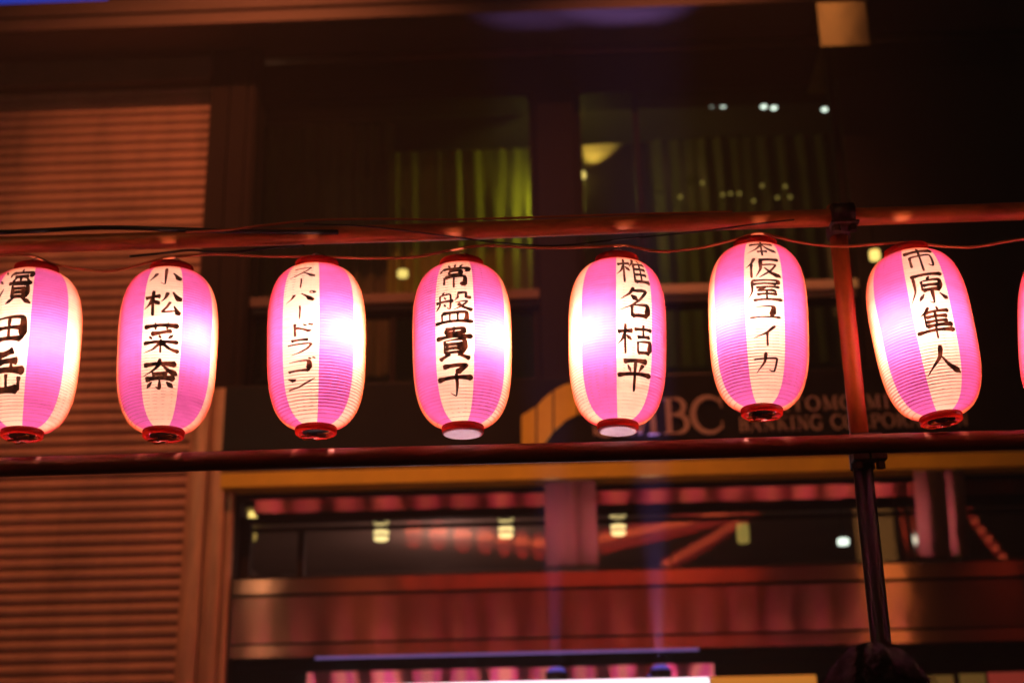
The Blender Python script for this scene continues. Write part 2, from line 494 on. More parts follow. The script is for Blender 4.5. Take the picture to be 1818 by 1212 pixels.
for (x0, x1, pale) in ((xL0, xL1, False), (xR0, xR1, True)):
    fr = MB()
    t = .045
    fr.box(x0, x0 + t, 8.99, 9.07, z_sill1, z_head).box(x1 - t, x1, 8.99, 9.07, z_sill1, z_head)
    fr.box(x0 + t, x1 - t, 8.99, 9.07, z_head - .06, z_head)
    if pale:
        xm = Xm(1133, 300, 9); fr.box(xm - .02, xm + .02, 8.995, 9.07, z_sill1, z_head - .06)
    W = part('window', fr, M['dark_frame'])
    sub('pane', MB().add([(x0 + t, 9.04, z_sill1), (x1 - t, 9.04, z_sill1), (x1 - t, 9.04, z_head - .06), (x0 + t, 9.04, z_head - .06)], [(0, 1, 2, 3)]), M['glass'], W)
    sub('sill', MB().extrude_x([(8.92, z_sill0 + .035), (8.92, z_sill1 - .012), (8.98, z_sill1), (9.1, z_sill1), (9.1, z_sill0), (8.97, z_sill0), (8.97, z_sill0 + .03)], x0, x1),
        M['sill_pale'] if pale else M['sill'], W)
    # lower light of the same window: stiles joined by a bottom rail
    fr2 = MB().box(x0, x0 + t, 8.99, 9.07, z_sg1 + .02, z_sill0 - .001).box(x1 - t, x1, 8.99, 9.07, z_sg1 + .02, z_sill0 - .001)
    fr2.box(x0 + t - .01, x1 - t + .01, 9.0, 9.06, z_sill0 - .04, z_sill0 - .003)
    xm = (x0 + x1) / 2
    fr2.box(xm - .02, xm + .02, 8.995, 9.065, z_sg1 + .02, z_sill0 - .003)
    W2 = part('lower_window', fr2, M['dark_frame'])
    sub('pane', MB().add([(x0 + t, 9.04, z_sg1 - .02), (x1 - t, 9.04, z_sg1 - .02), (x1 - t, 9.04, z_sill0), (x0 + t, 9.04, z_sill0)], [(0, 1, 2, 3)]), M['glass'], W2)
    sub('sill', MB().box(x0, x1, 8.93, 9.08, z_sg1 - .03, z_sg1 + .02, b=.006), M['sill'], W2)

# the steel column of half-round ribs at the end of the shutter
z_rib = Zm(688, 8.8, 380)
for k, (a, b_) in enumerate(((329, 364), (367, 399), (401, 415))):
    xa, xb = Xm(a, 870, 8.8), Xm(b_, 870, 8.8)
    c = MB()
    n = 14
    prof_ = [(xa + (xb - xa) * i / n, 8.815 - .005 * (1 - (2 * i / n - 1) ** 2)) for i in range(n + 1)]
    vs = [(x, y, z) for z in (.13, z_rib) for x, y in prof_] + [(x, 8.868, z) for z in (.13, z_rib) for x in (xa, xb)]
    m_ = n + 1
    c.add(vs, [(i, i + 1, i + 1 + m_, i + m_) for i in range(n)] + [(0, m_, 2 * m_ + 2, 2 * m_), (n, 2 * m_ + 1, 2 * m_ + 3, m_ + n), tuple(range(m_, 2 * m_)) + (2 * m_ + 3, 2 * m_ + 2)], 0, False)
    part('column_rib', c, M['col'])
    part('column_sheath', MB().box(xa, xb, 8.835, 8.868, z_rib + .006, z_pan1), M['dark_frame'])
part('column_plate', MB().box(x_col0 - .01, x_col1 + .02, 8.87, 9.1, .13, z_pan1), M['dark_frame'])

# below the sign: dark gap, sloping frieze, transom windows, lintel
xb0 = x_col1 + .022
z_g1, z_f2, z_f1, z_f0 = Zm(852, 8.9), Zm(862, 8.9), Zm(877, 8.9), Zm(900, 8.9)
part('shadow_gap', MB().box(xb0, XR, 9.1, 9.3, z_f2, z_sg1 - .2), M['dark_wall'])
part('frieze', MB().extrude_x([(8.90, z_f1 + .004), (8.90, z_f2), (9.1, z_f2), (9.1, z_f1 + .004)], xb0, XR), M['dark_frame'], label='dull upper strip')
h = z_f1 - z_f0
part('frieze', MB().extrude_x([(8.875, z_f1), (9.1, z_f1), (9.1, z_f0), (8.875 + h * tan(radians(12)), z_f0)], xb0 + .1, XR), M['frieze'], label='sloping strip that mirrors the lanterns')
z_t1, z_t0 = z_f0, Zm(1016, 9.0)
fr = MB().box(xb0, xb0 + .05, 9.0, 9.08, z_t0, z_t1)
for px in (533, 966):
    pass
xt = [Xm(418, 950, 9.0), Xm(968, 930, 8.9), Xm(1060, 930, 8.9), Xm(1622, 920, 8.9), Xm(1712, 920, 8.9), XR]
z_bar = Zm(927, 9.0)
for (x0, x1) in ((xb0, xt[1]), (xt[2], xt[3]), (xt[4], XR)):
    fr = MB().box(x0, x1, 9.02, 9.07, z_bar - .010, z_bar + .010).box(x0, x1, 9.0, 9.08, z_t1 - .03, z_t1).box(x0, x1, 9.0, 9.08, z_t0, z_t0 + .012)
    if x0 == xb0:
        xv = Xm(534, 960, 9.0); fr.box(xv - .022, xv + .022, 9.015, 9.06, z_t0 + .012, z_bar - .010)
        fr.box(x0, x0 + .06, 9.0, 9.08, z_t0 + .012, z_t1 - .03)
    W = part('transom_window', fr, M['dark_frame'])
    sub('pane', MB().add([(x0, 9.045, z_t0), (x1, 9.045, z_t0), (x1, 9.045, z_t1), (x0, 9.045, z_t1)], [(0, 1, 2, 3)]), M['glass_low'], W)
for (x0, x1, js) in ((xt[1], xt[2], (.36,)), (xt[3], xt[4], (.62,))):
    c = MB()
    e = [x0] + [x0 + (x1 - x0) * j for j in js] + [x1]
    for a, b_ in zip(e[:-1], e[1:]):
        n = 12
        prof = [(a + (b_ - a) * i / n, 8.78 - .006 * (1 - (2 * i / n - 1) ** 2)) for i in range(n + 1)]
        lean = (z_f2 - z_t0) * tan(radians(9.5))
        vs = [(x, y + d, z) for z, d in ((z_t0 + .012, lean), (z_f2 - .002, 0)) for x, y in prof] + [(x, 8.99, z) for z in (z_t0 + .012, z_f2 - .002) for x in (a, b_)]
        m_ = n + 1
        fs = [(i, i + 1, i + 1 + m_, i + m_) for i in range(n)] + [(0, m_, 2 * m_ + 2, 2 * m_), (n, 2 * m_ + 1, 2 * m_ + 3, m_ + n)]
        fs += [tuple(range(n + 1)) + (2 * m_ + 1, 2 * m_)]
        c.add(vs, fs, 0, False)
    part('steel_pilaster', c, M['pilaster'])
z_l = [Zm(y, 8.82) for y in (1017, 1043, 1049, 1130, 1135, 1157)]
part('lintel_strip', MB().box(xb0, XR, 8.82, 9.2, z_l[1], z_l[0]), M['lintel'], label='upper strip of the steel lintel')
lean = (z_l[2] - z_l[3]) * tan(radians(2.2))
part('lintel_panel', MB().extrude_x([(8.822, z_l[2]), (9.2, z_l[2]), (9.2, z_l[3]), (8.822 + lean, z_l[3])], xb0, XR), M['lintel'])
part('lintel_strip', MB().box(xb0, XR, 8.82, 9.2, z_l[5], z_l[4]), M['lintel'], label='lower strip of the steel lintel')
part('lintel_core', MB().box(xb0, XR, 8.845, 9.15, z_l[5] + .01, z_l[0] - .01), M['dark_wall'])
z_b0 = Zm(1184, 8.97)
part('beam', MB().box(xb0, XR, 8.93, 9.2, z_b0, z_l[5] - .004), M['dark_frame'])
tl = radians(1.9)
hh = 1.0
xh0, xh1 = Xm(545, 1190, 8.95), Xm(1268, 1190, 8.95)
for xa, xb, mm in ((xb0, xh0 - .004, 'dark_wall'), (xh0, xh1, 'polish'), (xh1 + .004, XR, 'dark_wall')):  # one header: ends made dark where the light box's light falls off
    part('door_header', MB().extrude_x([(8.95, z_b0 - .004), (9.2, z_b0 - .004), (9.2, z_b0 - hh), (8.95 + hh * tan(tl), z_b0 - hh)], xa, xb), M[mm])
part('base_wall', MB().box(xb0, XR, 8.99, 9.2, 0, z_b0 - hh - .004), M['dark_wall'])

# rooms behind the glass
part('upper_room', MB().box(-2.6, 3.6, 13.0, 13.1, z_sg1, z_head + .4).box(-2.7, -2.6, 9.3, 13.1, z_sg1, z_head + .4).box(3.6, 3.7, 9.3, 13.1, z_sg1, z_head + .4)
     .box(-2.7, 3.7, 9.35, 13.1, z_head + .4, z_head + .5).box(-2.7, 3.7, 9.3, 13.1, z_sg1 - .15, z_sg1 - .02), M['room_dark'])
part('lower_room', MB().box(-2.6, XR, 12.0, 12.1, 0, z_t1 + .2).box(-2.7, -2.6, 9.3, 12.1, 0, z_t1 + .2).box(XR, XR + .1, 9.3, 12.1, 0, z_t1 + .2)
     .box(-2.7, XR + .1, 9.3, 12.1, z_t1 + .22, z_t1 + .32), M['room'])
part('party_wall', MB().box(-7.5, x_col0 - .012, 9.12, 9.5, 0, z_pan0), M['dark_wall'])

# ---------- shutter
sx1 = Xm(354, 600, 8.95)
sx1 = (Xm(376, 200, 8.93) + Xm(307, 1200, 8.93)) / 2
z_top = P(200, 160, 8.95).z
pitch = .0744
shut = thing('roller_shutter', 'tall closed steel roller shutter of horizontal slats at left of the bank', 'shutter', (sx1 - 1.4, 8.95, 0))
prof = []
for i in range(9):
    t = i / 8
    prof.append((-.012 * sin(pi * t) ** .8 if 0 < t < 1 else 0.0, .010 + (pitch - .016) * t))
prof = [(0.008, 0.0)] + prof + [(0.008, pitch - .002), (.02, pitch - .002), (.02, 0)]
slat_me = MB().extrude_x(prof, -2.0, 1.4 - .002, smooth=False).mesh('slat', M['shutter'])
k = 0
z = z_top - pitch
while z > .15:
    o = place('slat', slat_me, shut, (random.uniform(-.001, .001), random.uniform(-.0015, .0015), z))
    z -= pitch
MB().box(-2.0, 1.41, -.10, .16, z_top + .004, z_top + .20, b=.01).build('housing', M['shutter_housing'], shut)
MB().box(1.4, 1.4 + (x_col0 - .012 - sx1) * .9, -.03, .1, .13, z_top).build('guide_rail', M['dark_frame'], shut)
MB().box(-2.0, 1.398, -.01, .03, .13, z + pitch - .002).build('bottom_bar', M['shutter_housing'], shut)

# ---------- bank sign
SY = 8.72
sgx0 = Xm(397, 740, SY)
sign = thing('bank_sign', 'long dark bank sign with serif lettering, yellow emblem and yellow bottom band', 'sign', (sgx0, SY, z_sg0))


def S(px, py):
    q = P(px, py, SY)
    return q.x - sgx0, q.z - z_sg0


z_band = Zm(826, SY) - z_sg0
MB().box(0, XR - sgx0, 0, .24, z_band + .003, z_sg1 - z_sg0, b=.006).build('panel', M['sign_dark'], sign)
MB().box(0, XR - sgx0, -.004, .24, 0, z_band, b=.004).build('colour_band', M['sign_yellow'], sign)
# emblem: three upright bars under one rising curve
em = [[(926, 796), (926, 739), (951, 723), (951, 796)],
      [(954, 796), (954, 721), (966, 708), (981, 696), (981, 768), (968, 786), (962, 796)],
      [(984, 765), (984, 694), (1002, 684), (1024, 679), (1024, 737), (1005, 746)],
      [(1027, 736), (1027, 678), (1056, 675), (1056, 730)]]
for e in em:
    MB().prism([S(*p) for p in e], -.016, -.001).build('emblem_bar', M['sign_yellow'], sign)

ARC = lambda cx, cy, rx, ry, a0, a1, n=14: [(cx + rx * cos(radians(a0 + (a1 - a0) * i / n)), cy + ry * sin(radians(a0 + (a1 - a0) * i / n))) for i in range(n + 1)]
# serif capitals in a 0-100 box, y up: (points, width at start, middle, end)
LET = {
    'S': (72, [(ARC(37, 73, 26, 24, 25, 180) + ARC(37, 73, 26, 24, 190, 250, 5) + ARC(35, 26, 29, 25, 60, -20, 8) + ARC(35, 26, 29, 25, -30, -160), 6, 15, 6), ([(63, 70), (63, 97)], 4, 4, 4), ([(5, 30), (5, 2)], 4, 4, 4)]),
    'M': (108, [([(20, 0), (22, 98)], 6, 6, 6), ([(20, 97), (55, 4)], 15, 15, 13), ([(55, 4), (88, 97)], 5, 5, 6), ([(88, 98), (91, 0)], 15, 15, 15), ([(6, 2), (36, 2)], 4, 4, 4), ([(76, 2), (106, 2)], 4, 4, 4), ([(6, 97), (26, 97)], 4, 4, 4), ([(84, 97), (104, 97)], 4, 4, 4)]),
    'B': (78, [([(22, 0), (22, 99)], 15, 15, 15), ([(6, 2), (40, 2)], 4, 4, 4), ([(6, 97), (40, 97)], 4, 4, 4), ([(38, 97)] + ARC(42, 75, 22, 22, 90, -90) + [(30, 52)], 4, 14, 4), ([(30, 52)] + ARC(44, 27, 27, 25, 90, -90) + [(38, 2)], 4, 15, 4)]),
    'C': (86, [(ARC(50, 50, 44, 49, 38, 322, 26), 5, 16, 5), ([(84, 68), (84, 98)], 4, 4, 4), ([(84, 32), (84, 10)], 3, 3, 3)]),
    'U': (88, [([(20, 98), (20, 34)] + ARC(45, 28, 25, 26, 170, 360) + [(70, 40), (70, 98)], 15, 11, 6), ([(4, 97), (38, 97)], 4, 4, 4), ([(58, 97), (84, 97)], 4, 4, 4)]),
    'I': (42, [([(21, 0), (21, 99)], 15, 15, 15), ([(4, 2), (38, 2)], 4, 4, 4), ([(4, 97), (38, 97)], 4, 4, 4)]),
    'T': (82, [([(41, 0), (41, 98)], 15, 15, 15), ([(4, 96), (78, 96)], 5, 5, 5), ([(24, 2), (58, 2)], 4, 4, 4), ([(6, 97), (4, 76)], 5, 4, 2), ([(76, 97), (78, 76)], 5, 4, 2)]),
    'O': (98, [(ARC(49, 50, 42, 48, 90, 450, 30), 6, 6, 6)]),
    'N': (94, [([(20, 0), (20, 98)], 6, 6, 6), ([(18, 97), (76, 3)], 14, 14, 14), ([(76, 0), (76, 98)], 6, 6, 6), ([(4, 2), (34, 2)], 4, 4, 4), ([(4, 97), (26, 97)], 4, 4, 4), ([(62, 97), (90, 97)], 4, 4, 4)]),
    'A': (92, [([(46, 99), (14, 1)], 7, 6, 6), ([(44, 99), (76, 1)], 14, 15, 15), ([(26, 34), (64, 34)], 5, 5, 5), ([(2, 2), (28, 2)], 4, 4, 4), ([(60, 2), (92, 2)], 4, 4, 4)]),
    'K': (92, [([(20, 0), (20, 99)], 15, 15, 15), ([(28, 46), (70, 97)], 6, 5, 5), ([(38, 58), (76, 2)], 14, 15, 15), ([(4, 2), (36, 2)], 4, 4, 4), ([(4, 97), (36, 97)], 4, 4, 4), ([(56, 97), (86, 97)], 4, 4, 4), ([(64, 2), (92, 2)], 4, 4, 4)]),
    'G': (94, [(ARC(50, 50, 44, 49, 40, 320, 26), 5, 16, 8), ([(78, 2), (78, 44)], 14, 14, 14), ([(60, 44), (94, 44)], 4, 4, 4), ([(82, 70), (82, 97)], 4, 4, 4)]),
    'R': (88, [([(20, 0), (20, 99)], 15, 15, 15), ([(4, 2), (36, 2)], 4, 4, 4), ([(4, 97), (36, 97)], 4, 4, 4), ([(34, 97)] + ARC(42, 73, 24, 24, 90, -90) + [(28, 49)], 4, 14, 4), ([(42, 50), (78, 2)], 13, 14, 14), ([(66, 2), (88, 2)], 4, 4, 4)]),
    'P': (78, [([(20, 0), (20, 99)], 15, 15, 15), ([(4, 2), (38, 2)], 4, 4, 4), ([(4, 97), (36, 97)], 4, 4, 4), ([(34, 97)] + ARC(42, 72, 26, 25, 90, -90) + [(28, 47)], 4, 14, 4)]),
}


def ribbon(pts, wf):
    """left and right edges of a stroke"""
    out = []
    n = len(pts)
    acc = [0.0]
    for a, b_ in zip(pts[:-1], pts[1:]):
        acc.append(acc[-1] + sqrt((b_[0] - a[0]) ** 2 + (b_[1] - a[1]) ** 2))
    T = acc[-1] or 1
    for i, p in enumerate(pts):
        a, b_ = pts[max(i - 1, 0)], pts[min(i + 1, n - 1)]
        dx, dy = b_[0] - a[0], b_[1] - a[1]
        l = sqrt(dx * dx + dy * dy) or 1
        hw = wf(acc[i] / T) / 2
        out.append(((p[0] - dy / l * hw, p[1] + dx / l * hw), (p[0] + dy / l * hw, p[1] - dx / l * hw)))
    return out


def letter_mesh(ch, sx, sz, y0=-.020, y1=-.001):
    mb = MB()
    for i, (pts, w0, w1, w2) in enumerate(LET[ch][1]):
        if ch == 'O':
            # thick sides, thin top and bottom
            n = len(pts)
            rb = []
            for (x, y) in pts:
                hw = 3 + 5.5 * abs((x - 49) / 42)
                d = sqrt((x - 49) ** 2 + (y - 50) ** 2)
                ux, uy = (x - 49) / d, (y - 50) / d
                rb.append(((x + ux * hw, y + uy * hw), (x - ux * hw, y - uy * hw)))
        else:
            rb = ribbon(pts, lambda t: (w0 + (w1 - w0) * sin(pi * t / 2 if False else min(t * 2, 1) * pi / 2)) if t < .5 else (w2 + (w1 - w2) * sin(min((1 - t) * 2, 1) * pi / 2)))
        f = y0 - .0004 * i
        for (a, b_), (c, d) in zip(rb[:-1], rb[1:]):
            q = [a, b_, d, c]
            vs = [(x * sx, f, z * sz) for x, z in q] + [(x * sx, y1, z * sz) for x, z in q]
            mb.add(vs, [(0, 1, 2, 3), (0, 4, 5, 1), (2, 6, 7, 3), (1, 5, 6, 2), (3, 7, 4, 0)])
    return mb.mesh('letter', M['letter'])


LM = {}


def write(text, px0, py_base0, px1, py_base1, hpx, track=0):
    (xa, za), (xb, zb) = S(px0, py_base0), S(px1, py_base1)
    (_, zt) = S(px0, py_base0 - hpx)
    hh_ = zt - za
    zb = za                                   # the line of letters is level in the place
    units = sum((46 if c == ' ' else LET[c][0]) + track for c in text)
    sx = (xb - xa) / units
    x = xa
    for c in text:
        if c == ' ':
            x += (46 + track) * sx; continue
        key = (c, round(sx, 5), round(hh_, 4))
        if key not in LM:
            LM[key] = letter_mesh(c, sx, hh_ / 100)
        place('letter', LM[key], sign, (x, 0, za))
        x += (LET[c][0] + track) * sx


write('SMBC', 1052, 775, 1287, 770, 64, 4)
write('SUMITOMO MITSUI', 1311, 733, 1672, 727, 25, 14)
write('BANKING CORPORATION', 1311, 767, 1722, 757, 25, 10)

# ------------------------------------------------------------------ pipe scaffold
LY = 3.5
scaf = thing('pipe_scaffold', 'rusty red pipe frame of two rails and an upright carrying the lanterns', 'scaffold', (.75, 3.56, 0))
OX, OY = .75, 3.56


def Sc(px, py, Y):
    q = P(px, py, Y)
    return Vector((q.x - OX, q.y - OY, q.z))


zu = (P(0, 429, 3.56).z + P(1818, 383, 3.56).z) / 2
zd = (P(0, 825, 3.53).z + P(1818, 786, 3.53).z) / 2


def wob(x):
    return .002 * sin(x * 2.1) + .001 * sin(x * 5.3 + 1)


R_P = .0243
MB().tube([(x * .5 - 6.5, 0, zu + wob(x * .5)) for x in range(25)], R_P, 28).build('rail', M['pipe'], scaf)
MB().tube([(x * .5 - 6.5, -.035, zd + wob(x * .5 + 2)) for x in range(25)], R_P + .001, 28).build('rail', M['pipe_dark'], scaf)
xp = (Xm(1495, 480, 3.615) + Xm(1562, 1120, 3.615)) / 2 - OX
yp = .055
MB().tube([(xp, yp, z_) for z_ in (zd, (zd + zu) / 2, zu + .06)], R_P, 28).build('post', M['post'], scaf)
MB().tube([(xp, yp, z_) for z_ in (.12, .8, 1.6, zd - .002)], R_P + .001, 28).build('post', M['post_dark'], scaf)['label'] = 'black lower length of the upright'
for xq in (-5.2, 3.7):
    MB().tube([(xq, yp, z_) for z_ in (.12, 1.6, zu + .06)], R_P, 20).build('post', M['post'], scaf)
    MB().box(xq - .07, xq + .07, yp - .07, yp + .07, .128, .14).build('base_plate', M['clamp'], scaf)
MB().box(xp - .07, xp + .07, yp - .07, yp + .07, .128, .14).build('base_plate', M['clamp'], scaf)


def clamp(xc, zc, big=1.0):
    yc = .01
    c = MB()
    c.tube([(xc - .030 * big, -.02, zc), (xc + .030 * big, -.02, zc)], R_P + .008, 18)
    c.tube([(xc, yp, zc - .034 * big), (xc, yp, zc + .034 * big)], R_P + .008, 18)
    c.box(xc - .026, xc + .026, .0, .05, zc - .03, zc + .03, b=.006)
    co = c.build('clamp', M['clamp'], scaf)
    for sx_ in (-1, 1):
        bb = MB()
        bb.tube([(xc + sx_ * .022 * big, -.03, zc - .052 * big), (xc + sx_ * .022 * big, -.03, zc - .028)], .0065, 8)
        bb.lathe([(0, -.008), (.012, -.008), (.012, .008), (0, .008)], 6, (xc + sx_ * .022 * big, -.03, zc - .045 * big), smooth=False)
        bb.box(xc + sx_ * .018 * big - .02, xc + sx_ * .018 * big + .02, -.052, -.01, zc - .036 * big, zc - .029, b=.002)
        bb.build('bolt', M['clamp'], co)


clamp(xp, zu - .0)
clamp(xp, zd - .0, 1.25)

# ------------------------------------------------------------------ lanterns
H_P, R_M = .437, .1275
NP, NS = 56, 64


def prof_r(t):
    """paper radius at t from -1 (bottom) to 1 (top)"""
    e = 3.3
    return R_M * (1 - (abs(t) * .983) ** e) ** (1 / e) * (1 + .03 * t)


def zt(t):
    return .018 + H_P / 2 * (1 + t)


shell = MB()
rows = []
for i in range(NP * 4 + 1):
    t = -1 + 2 * i / (NP * 4)
    rr = prof_r(t) + .0013 * abs(sin(pi * i / 4)) * (1 if abs(t) < .97 else .3)
    rows.append((rr, zt(t)))
vs, fs = [], []
for (rr, zz) in rows:
    for k in range(NS):
        a = 2 * pi * (k) / NS
        vs.append((rr * sin(a), -rr * cos(a), zz))
shell.v = vs
for i in range(len(rows) - 1):
    for k in range(NS):
        shell.f.append((i * NS + k, i * NS + (k + 1) % NS, (i + 1) * NS + (k + 1) % NS, (i + 1) * NS + k))
        # stripe 0 (white) is centred on the front: azimuth -22.5 to 22.5 degrees
        shell.m.append((((k + NS // 16) // (NS // 8)) % 2))
        shell.s.append(True)
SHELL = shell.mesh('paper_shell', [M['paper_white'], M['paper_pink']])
co = MB()
pts = []
for i in range(NP * 32 + 1):
    t = -.985 + 1.97 * i / (NP * 32)
    a = 2 * pi * i / 32
    rr = prof_r(t) + .0004
    pts.append((rr * sin(a), -rr * cos(a), zt(t)))
co.tube(pts, .00058, 4)
COIL = co.mesh('rib_coil', M['coil'])
rt, rb_ = prof_r(1), prof_r(-1)
TOPR = MB().lathe([(rt + .0005, zt(1) - .001), (rt + .004, zt(1) + .003), (rt + .0035, zt(1) + .020), (rt, zt(1) + .022), (rt - .004, zt(1) + .022)], 40).mesh('top_ring', M['red_ring'])
BOTR = MB().lathe([(rb_ - .005, .001), (rb_ - .001, 0), (rb_ + .0015, .002), (rb_ + .003, .016), (rb_ + .0005, .019)], 40).mesh('bottom_ring', M['red_ring'])
DISC = MB().lathe([(0, .006), (rb_ - .017, .004), (rb_ - .017, .007), (0, .009)], 24, smooth=False).mesh('bottom_disc', M['dark_plastic'])
tb = MB()
for sx_ in (-1, 1):
    for dy in (-.014, .016):
        tb.box(sx_ * .021 - .016, sx_ * .021 + .014, dy - .006, dy + .006, -.006 + .002 * sx_, -.0035 + .002 * sx_, b=.001)
    tb.box(sx_ * .021 - .003, sx_ * .021 + .003, -.010, .012, -.004, -.002)
    tb.box(sx_ * .021 - .002, sx_ * .021 + .002, -.002, .002, -.002, .008)
tb.box(-.022, .022, -.0025, .0025, -.004, -.002)
TAB = tb.mesh('wire_clip', M['tab_metal'])
PALE = MB().lathe([(0, -.006), (rb_ * .5, -.0055), (rb_ - .001, -.002), (rb_ + .0015, .0005)], 28).mesh('bottom_disc', M['white_plastic'])
TDISC = MB().lathe([(rt * .30, zt(1) + .008), (rt - .001, zt(1) + .008), (rt - .001, zt(1) + .0095), (rt * .30, zt(1) + .0095)], 28, close=True, smooth=False).mesh('top_disc', M['dark_plastic'])
hk = MB()
for sx_ in (-1, 1):
    hk.tube([(sx_ * (rt - .002), 0, zt(1) + .018), (sx_ * rt * .8, 0, zt(1) + .028), (sx_ * .014, 0, zt(1) + .046), (0, 0, zt(1) + .052)], .0015, 6)
HOOK = hk.mesh('hanger', M['clamp'])

# brush lettering: strokes in a 0-100 box, y down
G = {
    'xiao': ["52,6 53,50 52,90 40,82", "27,36 20,54 8,72", "74,34 84,50 94,70"],
    'song': ["4,32 44,26", "25,5 26,95", "25,32 16,54 3,70", "28,40 42,56", "62,12 56,32 46,46", "74,10 84,28 96,42", "69,46 60,66 50,82 86,77", "78,60 92,92"],
    'cai': ["6,18 94,15", "34,5 36,28", "67,4 63,27", "76,30 50,36 24,40", "20,45 28,56", "45,43 50,54", "80,41 68,55", "6,68 94,65", "50,56 50,98", "47,68 30,86 6,95", "53,68 72,84 96,93"],
    'nai': ["8,24 92,21", "50,4 46,26 28,44 6,56", "54,22 72,40 96,53", "30,52 70,50", "12,67 90,64", "50,66 50,94 40,89", "30,74 16,92", "68,74 86,90"],
    'su': ["20,20 60,15 78,15 62,44 38,70 10,90", "56,54 76,72 92,90"],
    'bar': ["50,6 52,30 50,94"],
    'pa': ["34,28 24,60 6,86", "54,24 74,52 88,84", "78,16 84,7 92,12 90,22 81,22 78,16"],
    'do': ["36,6 37,94", "38,36 62,48 84,64", "62,12 72,28", "78,8 90,24"],
    'ra': ["24,13 78,10", "12,36 84,33 74,62 52,82 24,95"],
    'go': ["16,28 78,24 78,86", "12,84 82,81", "78,3 86,16", "90,0 98,12"],
    'n': ["14,20 38,38", "12,86 48,72 92,26"],
    'bin': ["8,8 20,18", "3,34 16,44", "4,95 12,80 22,58", "63,2 64,13", "36,15 34,29", "36,17 94,14 87,27", "46,29 84,27", "64,22 64,42", "52,32 42,44", "78,31 88,40", "34,47 94,44", "46,50 46,83", "46,51 83,50 83,83", "47,61 80,60", "47,71 80,70", "46,82 82,81", "54,84 34,98", "72,84 94,97"],
    'den': ["16,18 17,90", "16,20 84,16 84,90", "18,52 82,49", "50,18 50,86", "16,87 85,85"],
    'gaku': ["66,3 44,12 24,16", "27,16 27,51", "30,31 78,28", "62,30 62,51", "4,53 96,50", "50,57 50,91", "20,66 20,93 82,91", "83,63 82,95"],
    'jo': ["50,1 50,20", "27,6 36,18", "74,4 64,18", "14,24 8,40", "14,25 90,21 82,37", "34,34 36,51", "34,35 68,33 65,50", "36,50 66,48", "24,58 24,87", "24,59 77,56 77,86 67,80", "50,50 50,99"],
    'ban': ["26,1 19,11", "14,12 14,40 4,57", "14,13 41,10 41,53 33,49", "4,34 50,30", "25,16 30,25", "25,38 30,47", "60,5 60,20 52,29", "60,7 80,5 81,19 94,20", "54,35 84,31 70,46 50,57", "60,38 76,50 97,58", "20,66 20,93", "20,67 80,64 80,93", "40,66 40,92", "60,66 60,92", "1,95 99,92"],
    'ki': ["28,8 28,23", "28,9 73,6 72,22", "28,22 72,20", "50,0 50,32", "4,35 97,31", "26,42 26,81", "26,43 75,40 75,80", "28,55 72,54", "28,67 72,66", "26,80 75,78", "40,82 12,99", "60,82 90,97"],
    'ko': ["20,13 60,9 80,10 54,32", "54,32 56,64 52,94 36,86", "2,49 98,45"],
    'shi': ["3,30 42,25", "23,4 23,97", "22,32 14,54 2,68", "26,38 39,54", "56,3 50,20 38,39", "52,26 52,95", "71,5 77,18", "52,27 94,23", "54,46 90,43", "54,66 90,63", "52,91 98,87", "72,26 72,88"],
    'na': ["46,3 34,24 10,43", "42,15 66,11 80,12 60,42 36,62 4,78", "38,28 56,43", "40,58 41,95", "40,60 83,56 81,93", "40,92 83,89"],
    'kitsu': ["3,30 42,25", "23,4 23,97", "22,32 14,54 2,68", "26,38 39,54", "46,20 98,15", "72,2 72,41", "54,43 92,39", "56,56 57,93", "56,58 91,54 89,91", "56,91 91,88"],
    'hei': ["18,13 84,9", "29,22 38,43", "72,19 60,43", "2,54 99,49", "50,12 50,99"],
    'hon': ["6,28 94,25", "50,3 50,97", "48,30 30,58 4,78", "52,30 70,55 97,75", "34,73 67,71"],
    'ka': ["26,3 18,28 3,49", "18,30 18,97", "38,14 95,11", "42,14 42,56 29,93", "46,38 72,34 84,36 68,66 38,96", "52,50 70,74 98,93"],
    'ya': ["18,8 85,6 85,24", "18,24 84,22", "18,8 18,56 3,95", "28,39 92,35", "52,38 34,52 76,49", "66,44 82,57", "30,69 84,66", "56,54 56,91", "20,94 98,90"],
    'yu': ["20,21 74,17 68,80", "4,82 97,79"],
    'i': ["80,6 50,40 10,62", "54,36 54,98"],
    'kk': ["8,35 62,30 84,31 76,84 58,79", "48,4 42,48 14,92"],
    'ichi': ["50,1 51,19", "4,24 97,19", "21,40 22,82", "21,42 79,37 79,80 67,74", "50,20 50,99"],
    'hara': ["12,10 95,6", "18,10 18,56 2,95", "58,12 50,24", "36,26 36,57", "36,27 81,24 80,57", "38,41 78,40", "36,56 80,54", "58,56 58,95 47,90", "38,66 24,87", "76,66 95,86"],
    'jun': ["40,1 32,14 14,31", "28,18 28,63", "58,1 63,12", "28,19 90,15", "30,33 84,31", "30,47 84,45", "28,61 95,57", "54,18 54,60", "2,78 98,73", "50,62 50,99"],
    'hito': ["50,5 44,42 5,93", "48,38 66,66 97,92"],
}


